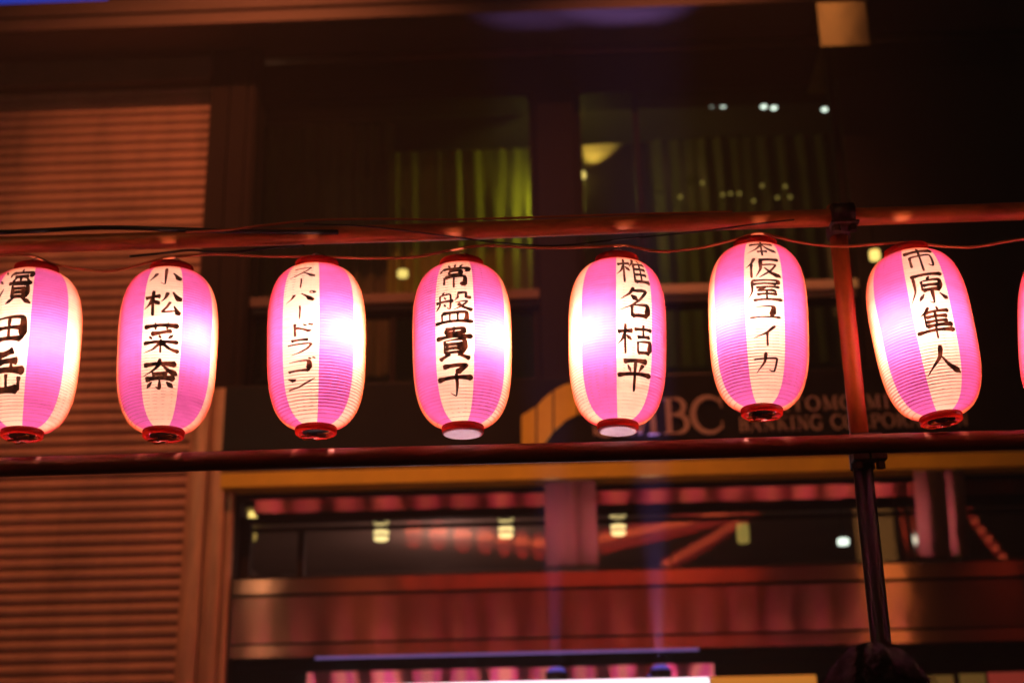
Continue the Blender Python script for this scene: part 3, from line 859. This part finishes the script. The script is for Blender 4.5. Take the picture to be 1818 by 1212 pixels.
def catmull(pts, step=3.0):
    if len(pts) == 2:
        (x0, y0), (x1, y1) = pts
        n = max(4, int(sqrt((x1 - x0) ** 2 + (y1 - y0) ** 2) / step))
        bow = -.035 if abs(x1 - x0) > abs(y1 - y0) * 2 else .012
        return [(x0 + (x1 - x0) * i / n - (y1 - y0) * bow * sin(pi * i / n), y0 + (y1 - y0) * i / n + (x1 - x0) * bow * sin(pi * i / n)) for i in range(n + 1)]
    out = []
    for i in range(len(pts) - 1):
        p0, p1, p2, p3 = pts[max(i - 1, 0)], pts[i], pts[i + 1], pts[min(i + 2, len(pts) - 1)]
        n = max(3, int(sqrt((p2[0] - p1[0]) ** 2 + (p2[1] - p1[1]) ** 2) / step))
        for k in range(n):
            t = k / n
            q = []
            for d in (0, 1):
                m1, m2 = (p2[d] - p0[d]) * .28, (p3[d] - p1[d]) * .28
                q.append((2 * t ** 3 - 3 * t ** 2 + 1) * p1[d] + (t ** 3 - 2 * t ** 2 + t) * m1 + (-2 * t ** 3 + 3 * t ** 2) * p2[d] + (t ** 3 - t ** 2) * m2)
            out.append(tuple(q))
    out.append(tuple(pts[-1]))
    return out


def interp(tab, t):
    for (a, va), (b_, vb) in zip(tab[:-1], tab[1:]):
        if t <= b_:
            return va + (vb - va) * (t - a) / (b_ - a)
    return tab[-1][1]


def lettering(rows_, half=.050, bold=1.0):
    """brush strokes that lie on the lantern paper; rows_: (glyph, t_top, t_bottom, half width factor)"""
    mb = MB()
    n = 0
    for (g, ta, tb_, hwf) in rows_:
        strokes = G[g]
        thin = 1.0 if len(strokes) < 9 else (.82 if len(strokes) < 13 else .66)
        for s in strokes:
            pts = [tuple(float(c) for c in q.split(',')) for q in s.split()]
            x0, y0, x1, y1 = *pts[0], *pts[-1]
            dx, dy = x1 - x0, y1 - y0
            L_ = sqrt(dx * dx + dy * dy)
            if abs(dx) > 1.6 * abs(dy):
                tab, wd = [(0, .75), (.06, 1.15), (.2, .8), (.6, .8), (.84, 1.05), (.93, 1.35), (1, .5)], 13.5
            elif dx < -10 and dy > 10:
                tab, wd = [(0, .7), (.1, 1.2), (.5, .8), (1, .18)], 9.0
            elif dx > 10 and dy > 10 and len(pts) <= 3:
                tab, wd = [(0, .35), (.4, .8), (.82, 1.5), (1, .15)], 12.0
            elif len(pts) >= 3:
                tab, wd = [(0, .9), (.15, .85), (.5, .8), (.8, .85), (1, .35)], 8.5
            else:
                tab, wd = [(0, .8), (.1, 1.1), (.4, .75), (.9, .9), (1, .55)], 8.0
            if L_ < 26:
                tab, wd = [(0, .35), (.55, 1.15), (1, .35)], wd * 1.05
            j = random.uniform(.9, 1.15)
            rb2 = ribbon(catmull(pts), lambda t: wd * thin * bold * 1.06 * j * interp(tab, t))
            lift = .0021 + .00006 * (n % 20)
            n += 1
            vs = []
            for a, b_ in rb2:
                for (x, y) in (a, b_):
                    t = ta + (tb_ - ta) * y / 100
                    t = max(-.97, min(.985, t))
                    ang = (x - 50) / 50 * half * hwf / R_M
                    r = prof_r(t) + lift
                    vs.append((r * sin(ang), -r * cos(ang), zt(t)))
            fs = [(2 * i, 2 * i + 1, 2 * i + 3, 2 * i + 2) for i in range(len(rb2) - 1)]
            mb.add(vs, fs, 0, True)
    return mb


BULB = (1.0, .46, .38)


def make_lantern(label, top, bot, az, bulb, power, pale=False, rows_=None, Y=LY, bold=1.0, half=.050):
    """top and bot: pixels of the upper and lower ring centres"""
    a, b_ = P(*top, Y), P(*bot, Y)
    tilt = atan2(a.x - b_.x, a.z - b_.z)
    view = degrees(atan2(-b_.x, b_.y))
    az += view
    bulb = (*(Matrix.Rotation(radians(view), 2) @ Vector(bulb[:2])), bulb[2])
    L = thing('paper_lantern', label, 'lantern', b_, (radians(random.uniform(-1, 1)), tilt, 0), 'pink and white paper lanterns hung along the pipe')
    L.scale = (random.uniform(.985, 1.015), random.uniform(.985, 1.015), random.uniform(.99, 1.01))
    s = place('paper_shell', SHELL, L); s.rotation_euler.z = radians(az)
    c = place('rib_coil', COIL, L); c.rotation_euler.z = random.uniform(0, 6)
    place('top_ring', TOPR, L); place('top_disc', TDISC, L); place('bottom_ring', BOTR, L); place('hanger', HOOK, L)
    if pale:
        place('bottom_disc', PALE, L)
    else:
        place('bottom_disc', DISC, L)
        q = place('wire_clip', TAB, L); q.rotation_euler.z = radians(random.uniform(-25, 25))
    if rows_:
        o = lettering(rows_, half, bold).build('lettering', M['ink'], L)
        o.rotation_euler.z = radians(az)
    lamp('bulb', (bulb[0] * R_M, bulb[1] * R_M, zt(bulb[2])), power, BULB, .022, L)
    return L


def rowsof(names, ys, cy, wf=None):
    """pixel rows (upright, at the lantern) to t along the paper; cy: pixel of the paper's middle"""
    out = []
    for i, (g, (ya, yb)) in enumerate(zip(names, ys)):
        k = 1 / 143.5
        ya, yb = ya + 13, yb + 13
        out.append((g, -(ya - cy) * k, -(yb - cy) * k, (wf or [1] * 20)[i]))
    return out


PW = 5.8
make_lantern('pink striped lantern with large characters, cut off by the left edge of the photo', (68, 461), (39, 777), -25, (.10, -.30, -.02), PW * .92,
             rows_=rowsof(['bin', 'den', 'gaku'], [(470, 545), (560, 615), (625, 700)], 614, [1.05, .95, 1.0]), bold=1.1)
make_lantern('pink striped lantern with four characters hanging wholly in front of the shutter', (305, 468), (290, 777), -8, (.30, -.40, .02), PW * .88,
             rows_=rowsof(['xiao', 'song', 'cai', 'nai'], [(474, 517), (523, 575), (582, 640), (646, 702)], 618))
make_lantern('lantern with eight small thin angular characters just right of the shutter and steel column', (564, 462), (561, 771), -20, (.30, -.40, .04), PW * 1.15,
             rows_=rowsof(['su', 'bar', 'pa', 'bar', 'do', 'ra', 'go', 'n'], [(476, 502), (501, 523), (526, 550), (552, 580), (584, 610), (612, 642), (645, 673), (674, 702)], 613,
                          [.9, .6, .9, .6, .85, .85, .85, .95]), bold=1.08)
make_lantern('lantern with a pale closed bottom hanging just left of the yellow bank emblem', (819, 452), (822, 769), -9, (.34, -.36, .0), PW * 1.12, True,
             rows_=rowsof(['jo', 'ban', 'ki', 'ko'], [(466, 518), (524, 584), (588, 646), (650, 708)], 606))
make_lantern('lantern with a pale closed bottom hanging in front of the first big sign letters', (1095, 442), (1097, 764), 22, (-.30, -.36, .0), PW * 1.2, True,
             rows_=rowsof(['shi', 'na', 'kitsu', 'hei'], [(452, 507), (512, 570), (578, 634), (638, 694)], 598))
make_lantern('highest lantern, its red top against the upper pipe, with six small characters', (1340, 420), (1353, 738), 9, (-.30, -.38, .02), PW * 1.05,
             rows_=rowsof(['hon', 'ka', 'ya', 'yu', 'i', 'kk'], [(424, 461), (463, 503), (504, 545), (548, 578), (584, 622), (630, 668)], 573, [.9, .95, .95, .85, .8, .8]))
make_lantern('strongly tilted lantern just right of the upright pipe', (1608, 441), (1672, 750), 14, (-.20, -.40, .0), PW * .9,
             rows_=rowsof(['ichi', 'hara', 'jun', 'hito'], [(444, 496), (499, 556), (560, 616), (624, 678)], 591))
make_lantern('lantern at the right edge of the photo showing only its curved side', (1898, 432), (1902, 745), 60, (0, 0, 0), PW * .9)
# the row goes on beyond both edges of the photograph (seen mirrored in the steel below the sign)
for i, x in enumerate((-215, -480, -745, -1010, -1275, -1540)):
    make_lantern('unseen pink striped lantern further along the same pipe beyond the left edge', (x, 470 + 7 * i), (x, 784 + 5 * i), random.uniform(-30, 30), (0, -.2, 0), PW)
for i, x in enumerate((2165, 2430, 2695, 2960, 3225)):
    make_lantern('unseen pink striped lantern further along the same pipe beyond the right edge', (x, 422 - 7 * i), (x, 735 - 5 * i), random.uniform(-30, 30), (0, -.2, 0), PW)


# ------------------------------------------------------------------ cables
def cable(label, pix, r, mat, Y, group='cables strung along the upper pipe'):
    pts = [P(*q[:2], q[2] if len(q) > 2 else Y) for q in pix]
    c0 = sum(pts, Vector()) / len(pts)
    # smooth the run
    out = []
    for i in range(len(pts) - 1):
        p0, p1, p2, p3 = pts[max(i - 1, 0)], pts[i], pts[i + 1], pts[min(i + 2, len(pts) - 1)]
        for k in range(8):
            t = k / 8
            m1, m2 = (p2 - p0) * .5, (p3 - p1) * .5
            out.append((2 * t ** 3 - 3 * t ** 2 + 1) * p1 + (t ** 3 - 2 * t ** 2 + t) * m1 + (-2 * t ** 3 + 3 * t ** 2) * p2 + (t ** 3 - t ** 2) * m2)
    out.append(pts[-1])
    o = MB().tube([p - c0 for p in out], r, 8).build('cable', mat)
    o.location = c0
    return tag(o, label, 'cable', group)


cable('orange feed cable looping from lantern to lantern under the upper pipe',
      [(-300, 470), (-100, 462), (40, 452), (100, 470), (190, 481), (270, 464), (310, 456), (385, 451), (470, 455), (560, 455), (650, 458), (735, 456), (800, 444), (860, 436), (960, 440), (1060, 438),
       (1110, 436), (1170, 446), (1240, 440), (1310, 424), (1350, 414), (1420, 430), (1490, 437), (1560, 433), (1610, 431), (1690, 438), (1740, 437), (1818, 424), (1900, 420), (2100, 436)], .0040, M['cable_red'], 3.50)
cable('thick black cable lying along the top of the upper pipe at left',
      [(-300, 418, 3.53), (-60, 414, 3.53), (60, 410, 3.54), (180, 404, 3.55), (300, 407, 3.54), (430, 411, 3.53), (600, 412, 3.53)], .007, M['cable_dark'], 3.53)
cable('thin dark red cable rising over the upper pipe above the third lantern',
      [(330, 412, 3.52), (400, 408, 3.52), (470, 400, 3.53), (560, 391, 3.55), (680, 389, 3.57), (800, 390, 3.57), (950, 386, 3.57), (1100, 381, 3.57), (1300, 376, 3.57)], .0035, M['cable_red'], 3.54)
cable('thin black wire slanting across the upper pipe above the fourth lantern',
      [(540, 398, 3.52), (640, 401, 3.52), (740, 412, 3.52), (830, 424, 3.52), (900, 432, 3.51), (990, 436, 3.50), (1100, 425, 3.51), (1250, 410, 3.52), (1340, 398, 3.52), (1410, 390, 3.52)], .0022, M['cable_dark'], 3.52)
cable('black cable sagging behind the second lantern top near the shutter edge',
      [(230, 455, 3.54), (290, 449, 3.54), (340, 444, 3.54), (400, 448, 3.54), (470, 441, 3.55), (540, 436, 3.55)], .0035, M['cable_dark'], 3.54)

# ------------------------------------------------------------------ lamps and things at the facade
# added floodlights, unseen above the view, brighten the shutter and the sign
FL = [((-2.4, 4.2, 10.0), (-2.3, 9, 3.3), 1600, 58), ((1.2, 5.2, 10.0), (.5, 9, 3.3), 1050, 46)]
for i, (pos, aim, pw, ang) in enumerate(FL):
    bx = -9.0 if i == 0 else 9.0
    t = thing('tall_street_light', ['tall street light with a long arm over the shutter, above the view', 'tall street light with a long arm over the bank sign, above the view'][i], 'street light', (bx, 5.0, .13), group='tall street lights above the view')
    px_, py_, pz_ = pos[0] - bx, pos[1] - 5.0, pos[2] - .13
    MB().tube([(0, 0, 0), (0, 0, 5), (0, 0, pz_ - .4), (px_ * .08, py_ * .1, pz_ + .1), (px_ * .4, py_ * .4, pz_ + .35), (px_, py_, pz_ + .25)], [.10, .08, .06, .055, .05, .04], 12).build('mast', M['dark_frame'], t)
    MB().lathe([(.05, .24), (.15, .14), (.23, .0), (.225, .0), (.145, .13), (.04, .23)], 24, (px_, py_, pz_)).build('shade', M['shutter_housing'], t)
    MB().lathe([(0, .16), (.05, .13), (.06, .08), (.04, .04), (0, .03)], 16, (px_, py_, pz_)).build('bulb', M['floodglow'], t)
    lo = lamp('bulb_light', (px_, py_, pz_ - .05), pw, (1, .23, .08), .06, t, spot=(ang, 1.0))
    lo.rotation_euler = (Vector(aim) - Vector(pos)).to_track_quat('-Z', 'Y').to_euler()

# curtain and lamps in the upper room
def curtain(pa, pb, ptop, pbot, Y, folds, mat, label):
    cv = MB()
    cx0, cx1 = Xm(pa, 320, Y), Xm(pb, 320, Y)
    cz0, cz1 = Zm(pbot, Y), Zm(ptop, Y)
    nx = 140
    vs = []
    ph = random.uniform(0, 6)
    for j, zz in enumerate((cz0, (cz0 * 2 + cz1) / 3, (cz0 + 2 * cz1) / 3, cz1)):
        for i in range(nx + 1):
            u = i / nx
            amp = .018 * (1 - .35 * j / 3)
            vs.append((cx0 + (cx1 - cx0) * u, Y + amp * sin(u * 2 * pi * folds + 1.4 * sin(u * 7 + ph) + .25 * j) + .014 * sin(u * 61 + j + ph), zz))
    cv.add(vs, [(j * (nx + 1) + i, j * (nx + 1) + i + 1, (j + 1) * (nx + 1) + i + 1, (j + 1) * (nx + 1) + i) for j in range(3) for i in range(nx)], 0, True)
    c0 = Vector(((cx0 + cx1) / 2, Y, cz0))
    cv.v = [tuple(Vector(v) - c0) for v in cv.v]
    o = cv.build('curtain', mat); o.location = c0
    return tag(o, label, 'curtain')


curtain(690, 962, 264, 548, 10.0, 8.3, M['curtain'], 'greenish yellow folded curtain lit from its right, inside the left upper window')
curtain(440, 700, 150, 660, 10.15, 10, M['curtain_dark'], 'dark brown curtain hanging in the left half of the left upper window')
curtain(1150, 1500, 150, 660, 10.6, 12, M['curtain_dark'], 'dark brown curtain hanging in the right upper window behind the tiny bulbs')
q = P(1034, 312, 9.75)
t = thing('wall_lamp', 'small bright yellow wall lamp inside the right upper window beside its dark mullion', 'lamp', q)
MB().lathe([(0, -.03), (.022, -.02), (.028, .012), (.02, .03), (0, .034)], 14).build('bulb', M['lampyellow'], t)
MB().tube([(-.09, .0, -.02), (-.03, 0, -.045), (0, 0, -.03)], .006, 6).build('bracket', M['dark_frame'], t)
lamp('glow', (-.17, .14, -.10), 7.5, (.85, .85, .10), .04, t)
lamp('room_glow', (.9, .9, .35), 1.2, (.95, .62, .34), .2, t)
sp = lamp('glow', (.0, -.03, .03), 22.0, (1, .72, .10), .02, t, spot=(48, .5))
sp.rotation_euler = (radians(180 - 22), radians(24), 0)
MB().box(Xm(1036, 300, 9.86), Xm(1150, 300, 9.86), 9.86, 9.9, Zm(512, 9.86), Zm(262, 9.86)).build('room_screen', M['room'])
tag(bpy.data.objects['room_screen'], 'pale screen lit by the small wall lamp behind the right upper window', 'screen')


def ceiling_lamp(px, py, wpx, hpx, Y, mat, label, group, rings=True):
    q = P(px, py, Y)
    s = Y / cos(radians(12)) / F_PX
    r, hgt = wpx / 2 * s, hpx * s
    t = thing('ceiling_lamp', label, 'lamp', (q.x, q.y, q.z - hgt / 2), group=group)
    MB().lathe([(0, 0), (r * .8, .0), (r * .95, hgt * .05), (r, hgt * .5), (r * .95, hgt * .96), (0, hgt)], 18).build('diffuser', mat, t)
    if rings:
        for i in range(5):
            zz = hgt * (.1 + .2 * i)
            MB().lathe([(r * 1.0, zz), (r * 1.12, zz + hgt * .02), (r * 1.12, zz + hgt * .05), (r * 1.0, zz + hgt * .07)], 18).build('louvre', M['dark_frame'], t)
    MB().tube([(0, 0, hgt), (0, 0, hgt + .5)], .006, 6).build('rod', M['dark_frame'], t)
    return t


for px, py, lab in ((677, 928, 'short yellow lamp, leftmost of the three striped lamps behind the transom glass'), (898, 922, 'middle striped lamp behind the transom glass, left of the steel pilaster'),
                    (1097, 918, 'striped lamp behind the transom glass just right of the steel pilaster')):
    ceiling_lamp(px, py + 4, 27, 54, 9.7, M['lampwarm'], lab, 'striped lamps in the lower room')
ceiling_lamp(450, 916, 18, 16, 9.7, M['lampyellow'], 'small round yellow lamp inside the transom beside the steel column, upper of two', 'small lamps by the column', False)
ceiling_lamp(446, 948, 20, 22, 10.2, M['speck'], 'dim yellowish lamp inside the transom beside the steel column, lower of two', 'small lamps by the column', False)
ceiling_lamp(1319, 946, 22, 34, 10.2, M['speck'], 'dim olive lamp seen through the transom glass left of the upright pipe', 'lamps right of centre', False)
ceiling_lamp(1497, 961, 20, 11, 9.9, M['lampwhite'], 'small glaring white lamp in the transom close left of the upright pipe', 'lamps right of centre', False)
ceiling_lamp(1713, 938, 10, 9, 9.9, M['lampwarm'], 'tiny pale lamp right of the right steel pilaster', 'lamps right of centre', False)
ceiling_lamp(715, 486, 20, 12, 9.5, M['lampyellow'], 'small yellow lamp under the curtain between the third and fourth lanterns', 'small lamps in the upper room', False)
ceiling_lamp(1553, 453, 20, 18, 8.7, M['lampyellow'], 'small yellow lamp on the dark wall by the tilted lantern', 'small lamps in the upper room', False)
lamp_o = lamp('room_fill', ((xt[1] + xb0) / 2 + .2, 10.6, z_t1 - .1), 13, (1, .50, .42), .15)
lamp_o.parent = bank; lamp_o.matrix_parent_inverse = Matrix.Translation((0, -9, 0))
# ceiling lights in the dark upper room, in pairs
for i, (px, py) in enumerate(((1264, 187), (1284, 188), (1356, 190), (1374, 192), (1464, 195))):
    q = P(px, py, 9.7)
    t = thing('ceiling_light', ['small white ceiling light in the right upper window, left pair, left one', 'small white ceiling light in the right upper window, left pair, right one',
                                'small white ceiling light in the right upper window, right pair, left one', 'small white ceiling light in the right upper window, right pair, right one',
                                'single small bluish ceiling light near the right edge of the upper window'][i], 'light', q, group='small ceiling lights in the upper room')
    MB().lathe([(0, -.008), (.020, -.006), (.024, .0), (.024, .005), (0, .007)], 16).build('diffuser', M['lampwhite'], t)
    MB().tube([(0, 0, .012), (0, 0, .6)], .008, 6).build('stem', M['dark_frame'], t)
for i, (px, py) in enumerate(((1208, 350), (1247, 325), (1283, 346), (1297, 344), (1313, 344), (1353, 330), (1380, 351), (1403, 350), (1394, 331), (1338, 357))):
    q = P(px, py, 10.3)
    o = MB().lathe([(0, -.012), (.011, -.008), (.014, .003), (.008, .012), (0, .014)], 10).build('fairy_light', M['speck'])
    o.location = q
    tag(o, 'tiny dim yellow bulb low behind the right upper window', 'bulb', 'tiny yellow bulbs behind the right upper window')

# blue sign above the ledge at far left
q = P(0, 8, 8.9)
t = thing('blue_sign', 'deep blue lit sign above the ledge at the top left corner', 'sign', (Xm(-160, 0, 8.9), 8.9, zl3 + .01))
wv = Xm(175, 0, 8.9) - Xm(-160, 0, 8.9)
MB().box(0, wv, 0, .2, .03, .9, b=.01).build('face', M['bluesign'], t)
MB().box(-.03, wv + .03, .01, .25, 0, .028).build('frame', M['dark_frame'], t)

# glowing sign boxes at the door
z_s = (P(545, 1210, 8.6).z + P(1258, 1196, 8.6).z) / 2
sxa, sxb = Xm(545, 1208, 8.6), Xm(1258, 1196, 8.6)
t = thing('light_box', 'glaring white light box under the lintel at the bottom edge', 'light box', ((sxa + sxb) / 2, 8.6, z_s - .516))
hw = (sxb - sxa) / 2
MB().box(-hw, hw, 0, .014, 0, .495, b=.004).build('face', M['signwhite'], t)
MB().box(-hw - .01, hw + .01, .0145, .30, -.02, .50, b=.004).build('case', M['clamp'], t)
for i, (px, lab) in enumerate(((987, 'left blue uplight standing on the white light box under the steel pilaster'), (1172, 'right blue uplight standing on the white light box'))):  # added lamps whose beams stand for the violet flare streaks
    q = P(px, 1166, 8.68)
    t = thing('uplight', lab, 'light', (q.x, 8.68, z_s - .014), group='blue uplights on the light box')
    MB().lathe([(0, 0), (.06, 0), (.066, .05), (.06, .052), (0, .052)], 18).build('housing', M['dark_frame'], t)
    MB().lathe([(0, .053), (.056, .054), (.050, .068), (.03, .08), (0, .084)], 18).build('lens', M['blueled'], t)
    sp = lamp('beam', (0, 0, .09), (650.0, 1200.0)[i], (.40, .26, 1), .03, t, spot=(15, .9))
    sp.rotation_euler = (radians(180 + 5.2), 0, 0)
q0, q1 = P(560, 1165, 8.84), P(1240, 1150, 8.84)
t = thing('light_strip', 'thin violet light strip under the steel lintel above the white light box', 'light', ((q0.x + q1.x) / 2, 8.84, (q0.z + q1.z) / 2 - .004))
hw = (q1.x - q0.x) / 2
MB().box(-hw, hw, -.012, .012, -.010, .004).build('tube', M['violet'], t)  # glowing bar stands for light on the lintel lip; no lamp sits here
MB().box(-hw - .01, hw + .01, .013, .03, -.010, .006).build('holder', M['dark_frame'], t)
zz = P(1370, 1197, 8.7).z
t = thing('shop_sign', 'dim orange yellow lit board at the bottom edge right of the light box', 'sign', (Xm(1350, 1200, 8.7), 8.7, zz - .4))
MB().box(-.30, .33, 0, .1, 0, .395, b=.006).build('face', M['signyellow'], t)
MB().box(-.31, .34, .101, .2, -.01, .40, b=.004).build('case', M['dark_frame'], t)
t = thing('poster_board', 'dark board with olive and red posters at the bottom right edge', 'board', (Xm(1740, 1200, 8.8), 8.8, P(1740, 1190, 8.8).z - .5))
MB().box(-.40, .9, .02, .1, 0, .5, b=.006).build('backing', M['dark_frame'], t)
MB().box(-.37, -.16, 0, .019, .02, .48).build('poster', M['poster_olive'], t)
MB().box(-.12, .03, 0, .019, .02, .485).build('poster', M['poster_olive'], t)
MB().box(.05, .28, 0, .019, .02, .49).build('poster', M['poster_red'], t)

# ------------------------------------------------------------------ across the street (seen mirrored in steel and glass)
rl = MB().lathe([(.05, -.22), (.10, -.19), (.125, -.1), (.129, -.03)], 14).lathe([(.128, .09), (.10, .19), (.05, .22)], 14)
rl.lathe([(.129, -.03), (.13, .03), (.128, .09)], 14, mi=1)
RL = rl.mesh('red_lantern', [M['redpaper'], M['redhot']])


def mirror_string(pix, n, lab, grp, size=1.0):
    pts = [P(px, py, Yv) for px, py, Yv in pix]
    pts = [Vector((p.x, 18.09 - p.y, p.z)) for p in pts]
    seg = [0]
    for a, b_ in zip(pts[:-1], pts[1:]): seg.append(seg[-1] + (b_ - a).length)
    run = []
    for i in range(n):
        s = seg[-1] * i / (n - 1)
        k = max(j for j in range(len(pts) - 1) if seg[j] <= s + 1e-6)
        u = (s - seg[k]) / (seg[k + 1] - seg[k])
        p = pts[k].lerp(pts[k + 1], u)
        run.append(p + Vector((0, 0, .3)))
        o = place('red_lantern', RL, None, p)
        o.scale = (size,) * 3
        tag(o, lab, 'lantern', grp)
    c0 = sum(run, Vector()) / len(run)
    cb = MB().tube([p - c0 for p in run], .006, 5).build('cable', M['cable_dark'])
    cb.location = c0
    tag(cb, 'cable that carries the ' + grp, 'cable')


mirror_string([(735, 945, 21.5), (850, 955, 22.5), (965, 968, 24), (1075, 958, 26), (1210, 930, 31), (1345, 897, 40)], 42, 'lit red lantern of the sagging string across the street', 'first string of lanterns across the street')
mirror_string([(1185, 1003, 32), (1260, 960, 38), (1325, 918, 46)], 13, 'lit red lantern of the lower slanting string across the street', 'second string of lanterns across the street', .8)
mirror_string([(1700, 880, 34), (1745, 945, 32), (1795, 1005, 30)], 9, 'lit red lantern of the falling string at the right across the street', 'third string of lanterns across the street', .5)
# tall orange signboard and a street lamp
Yv = 26.0
q = P(1520, 600, Yv)
t = thing('vertical_sign', 'tall narrow orange lit signboard on the opposite side of the street', 'sign', (q.x, 18 - Yv, 0))
for z0_, z1_ in ((4.4, 8.2), (11.3, 12.9), (16.6, 21.0)):
    MB().box(-.34, .34, -.2, 0, z0_, z1_, b=.02).build('face', M['bigsign'], t)
MB().tube([(0, -.3, 0), (0, -.3, 21.1)], .09, 12).build('mast', M['dark_frame'], t)
q = P(360, 800, 20.0)
t = thing('street_lamp', 'street lamp with a round warm globe on the near kerb behind the viewer', 'street lamp', (-4.4, -2.2, 0))
MB().tube([(0, 0, 0), (0, 0, 3), (0, 0, 6.6)], [.07, .055, .045], 14).build('pole', M['dark_frame'], t)
MB().lathe([(0, -.17), (.10, -.14), (.17, 0), (.10, .14), (0, .17)], 18, (0, 0, 6.85)).build('globe', M['streetlamp'], t)

# ------------------------------------------------------------------ the onlooker
HY = 2.5
q = P(1557, 1243, HY)
top_z = P(1557, 1146, HY).z
per = thing('person', 'dark haired onlooker in dark coat, only back of the head showing at the bottom', 'person', (q.x, HY, 0))
hs = top_z / 1.76
sk = {  # joint: (x, y, z, radius)
    'pelvis': (0, 0, .98, .15), 'waist': (0, .0, 1.12, .135), 'chest': (0, -.01, 1.33, .155), 'neck0': (0, -.01, 1.46, .075), 'neck1': (0, .01, 1.54, .058),
    'skull0': (0, .015, 1.60, .075), 'skull1': (0, .01, 1.66, .088), 'crown': (0, .0, 1.70, .07),
    'shl': (-.19, -.01, 1.41, .065), 'ell': (-.25, -.02, 1.13, .048), 'wrl': (-.23, .08, .90, .036), 'hal': (-.22, .11, .80, .034),
    'shr': (.19, -.01, 1.41, .065), 'elr': (.25, -.02, 1.13, .048), 'wrr': (.23, .08, .90, .036), 'har': (.22, .11, .80, .034),
    'hil': (-.10, 0, .90, .105), 'knl': (-.11, .02, .50, .068), 'anl': (-.12, 0, .10, .048), 'fol': (-.13, .14, .035, .036),
    'hir': (.10, 0, .90, .105), 'knr': (.11, .02, .50, .068), 'anr': (.12, 0, .10, .048), 'for': (.13, .14, .035, .036)}
names = list(sk)
edges = [('pelvis', 'waist'), ('waist', 'chest'), ('chest', 'neck0'), ('neck0', 'neck1'), ('neck1', 'skull0'), ('skull0', 'skull1'), ('skull1', 'crown')]
for s_ in 'lr':
    edges += [('chest', 'sh' + s_), ('sh' + s_, 'el' + s_), ('el' + s_, 'wr' + s_), ('wr' + s_, 'ha' + s_), ('pelvis', 'hi' + s_), ('hi' + s_, 'kn' + s_), ('kn' + s_, 'an' + s_), ('an' + s_, 'fo' + s_)]
me = bpy.data.meshes.new('body')
me.from_pydata([(x * hs, y * hs, z * hs) for x, y, z, r in sk.values()], [(names.index(a), names.index(b_)) for a, b_ in edges], [])
body = place('body', me, per)
md = body.modifiers.new('skin', 'SKIN')
for i, (x, y, z, r) in enumerate(sk.values()):
    d = me.skin_vertices[0].data[i]
    d.radius = (r * hs, r * hs * (.72 if names[i] in ('pelvis', 'waist', 'chest') else 1))
    d.use_root = names[i] == 'pelvis'
md.use_smooth_shade = True
body.modifiers.new('smooth', 'SUBSURF').levels = 2
body.modifiers['smooth'].render_levels = 2
me.materials.append(M['coat'])
# hair: uneven cap with a short nape
hb = MB()
vs = []
nu, nv = 40, 22
for j in range(nv + 1):
    th = pi * .78 * j / nv
    for i in range(nu):
        ph = 2 * pi * i / nu
        k = 1 + .035 * sin(9 * ph + 3 * th) + .02 * sin(23 * ph - 5 * th) + random.uniform(-.012, .012)
        back = 1.0 if sin(ph) < .2 else .72
        th2 = min(th, pi * (.78 if sin(ph) < .2 else .45))
        vs.append((.098 * hs * k * sin(th2) * cos(ph), .112 * hs * k * sin(th2) * sin(ph) - .005, (1.645 + .115 * k * cos(th2)) * hs))
hb.add(vs, [(j * nu + i, j * nu + (i + 1) % nu, (j + 1) * nu + (i + 1) % nu, (j + 1) * nu + i) for j in range(nv) for i in range(nu)], 0, True)
hb.build('hair', M['hair'], per)
for sx_ in (-1, 1):
    e_ = MB().lathe([(0, -.016), (.016, -.012), (.022, 0), (.018, .012), (.010, .016), (0, .012)], 16)
    o = e_.build('ear', M['skin'], per)
    o.location = (sx_ * .093 * hs, .015, 1.625 * hs); o.rotation_euler = (0, radians(90 * sx_), 0); o.scale = (1.35, .8, .7)
tf = MB()
for i in range(900):
    ph, th = random.uniform(0, 2 * pi), math.acos(random.uniform(-.35, 1))
    if sin(ph) > .3 and th > 1.2: continue
    n_ = Vector((sin(th) * cos(ph), sin(th) * sin(ph), cos(th)))
    p_ = Vector((.096 * hs * n_.x, .110 * hs * n_.y - .005, (1.645 + .113 * n_.z) * hs))
    d_ = (n_ * .35 + Vector((random.uniform(-.5, .5), -.3, -.7))).normalized()
    sd = n_.cross(d_).normalized() * .0022
    l_ = random.uniform(.02, .04)
    tf.add([p_ - sd, p_ + sd, p_ + d_ * l_ * .6 + sd * .7 + n_ * .006, p_ + d_ * l_ + n_ * .004, p_ + d_ * l_ * .6 - sd * .7 + n_ * .006], [(0, 1, 2, 3, 4)])
o = tf.build('hair_tuft', M['hair'], per); o['kind'] = 'stuff'

# added thin volume: stands for the flare veil that lifts the darks
m, nt, N, L_, b = new_mat('haze')
N.remove(b)
out = [n for n in N if n.type == 'OUTPUT_MATERIAL'][0]
pv = N.new('ShaderNodeVolumePrincipled')
pv.inputs['Color'].default_value = (.9, .85, .8, 1)
pv.inputs['Density'].default_value = .014
L_.new(pv.outputs[0], out.inputs['Volume'])
hz = MB().box(-40, 40, -62, 14.5, -1, 24).build('haze', m)
hz['kind'] = 'stuff'
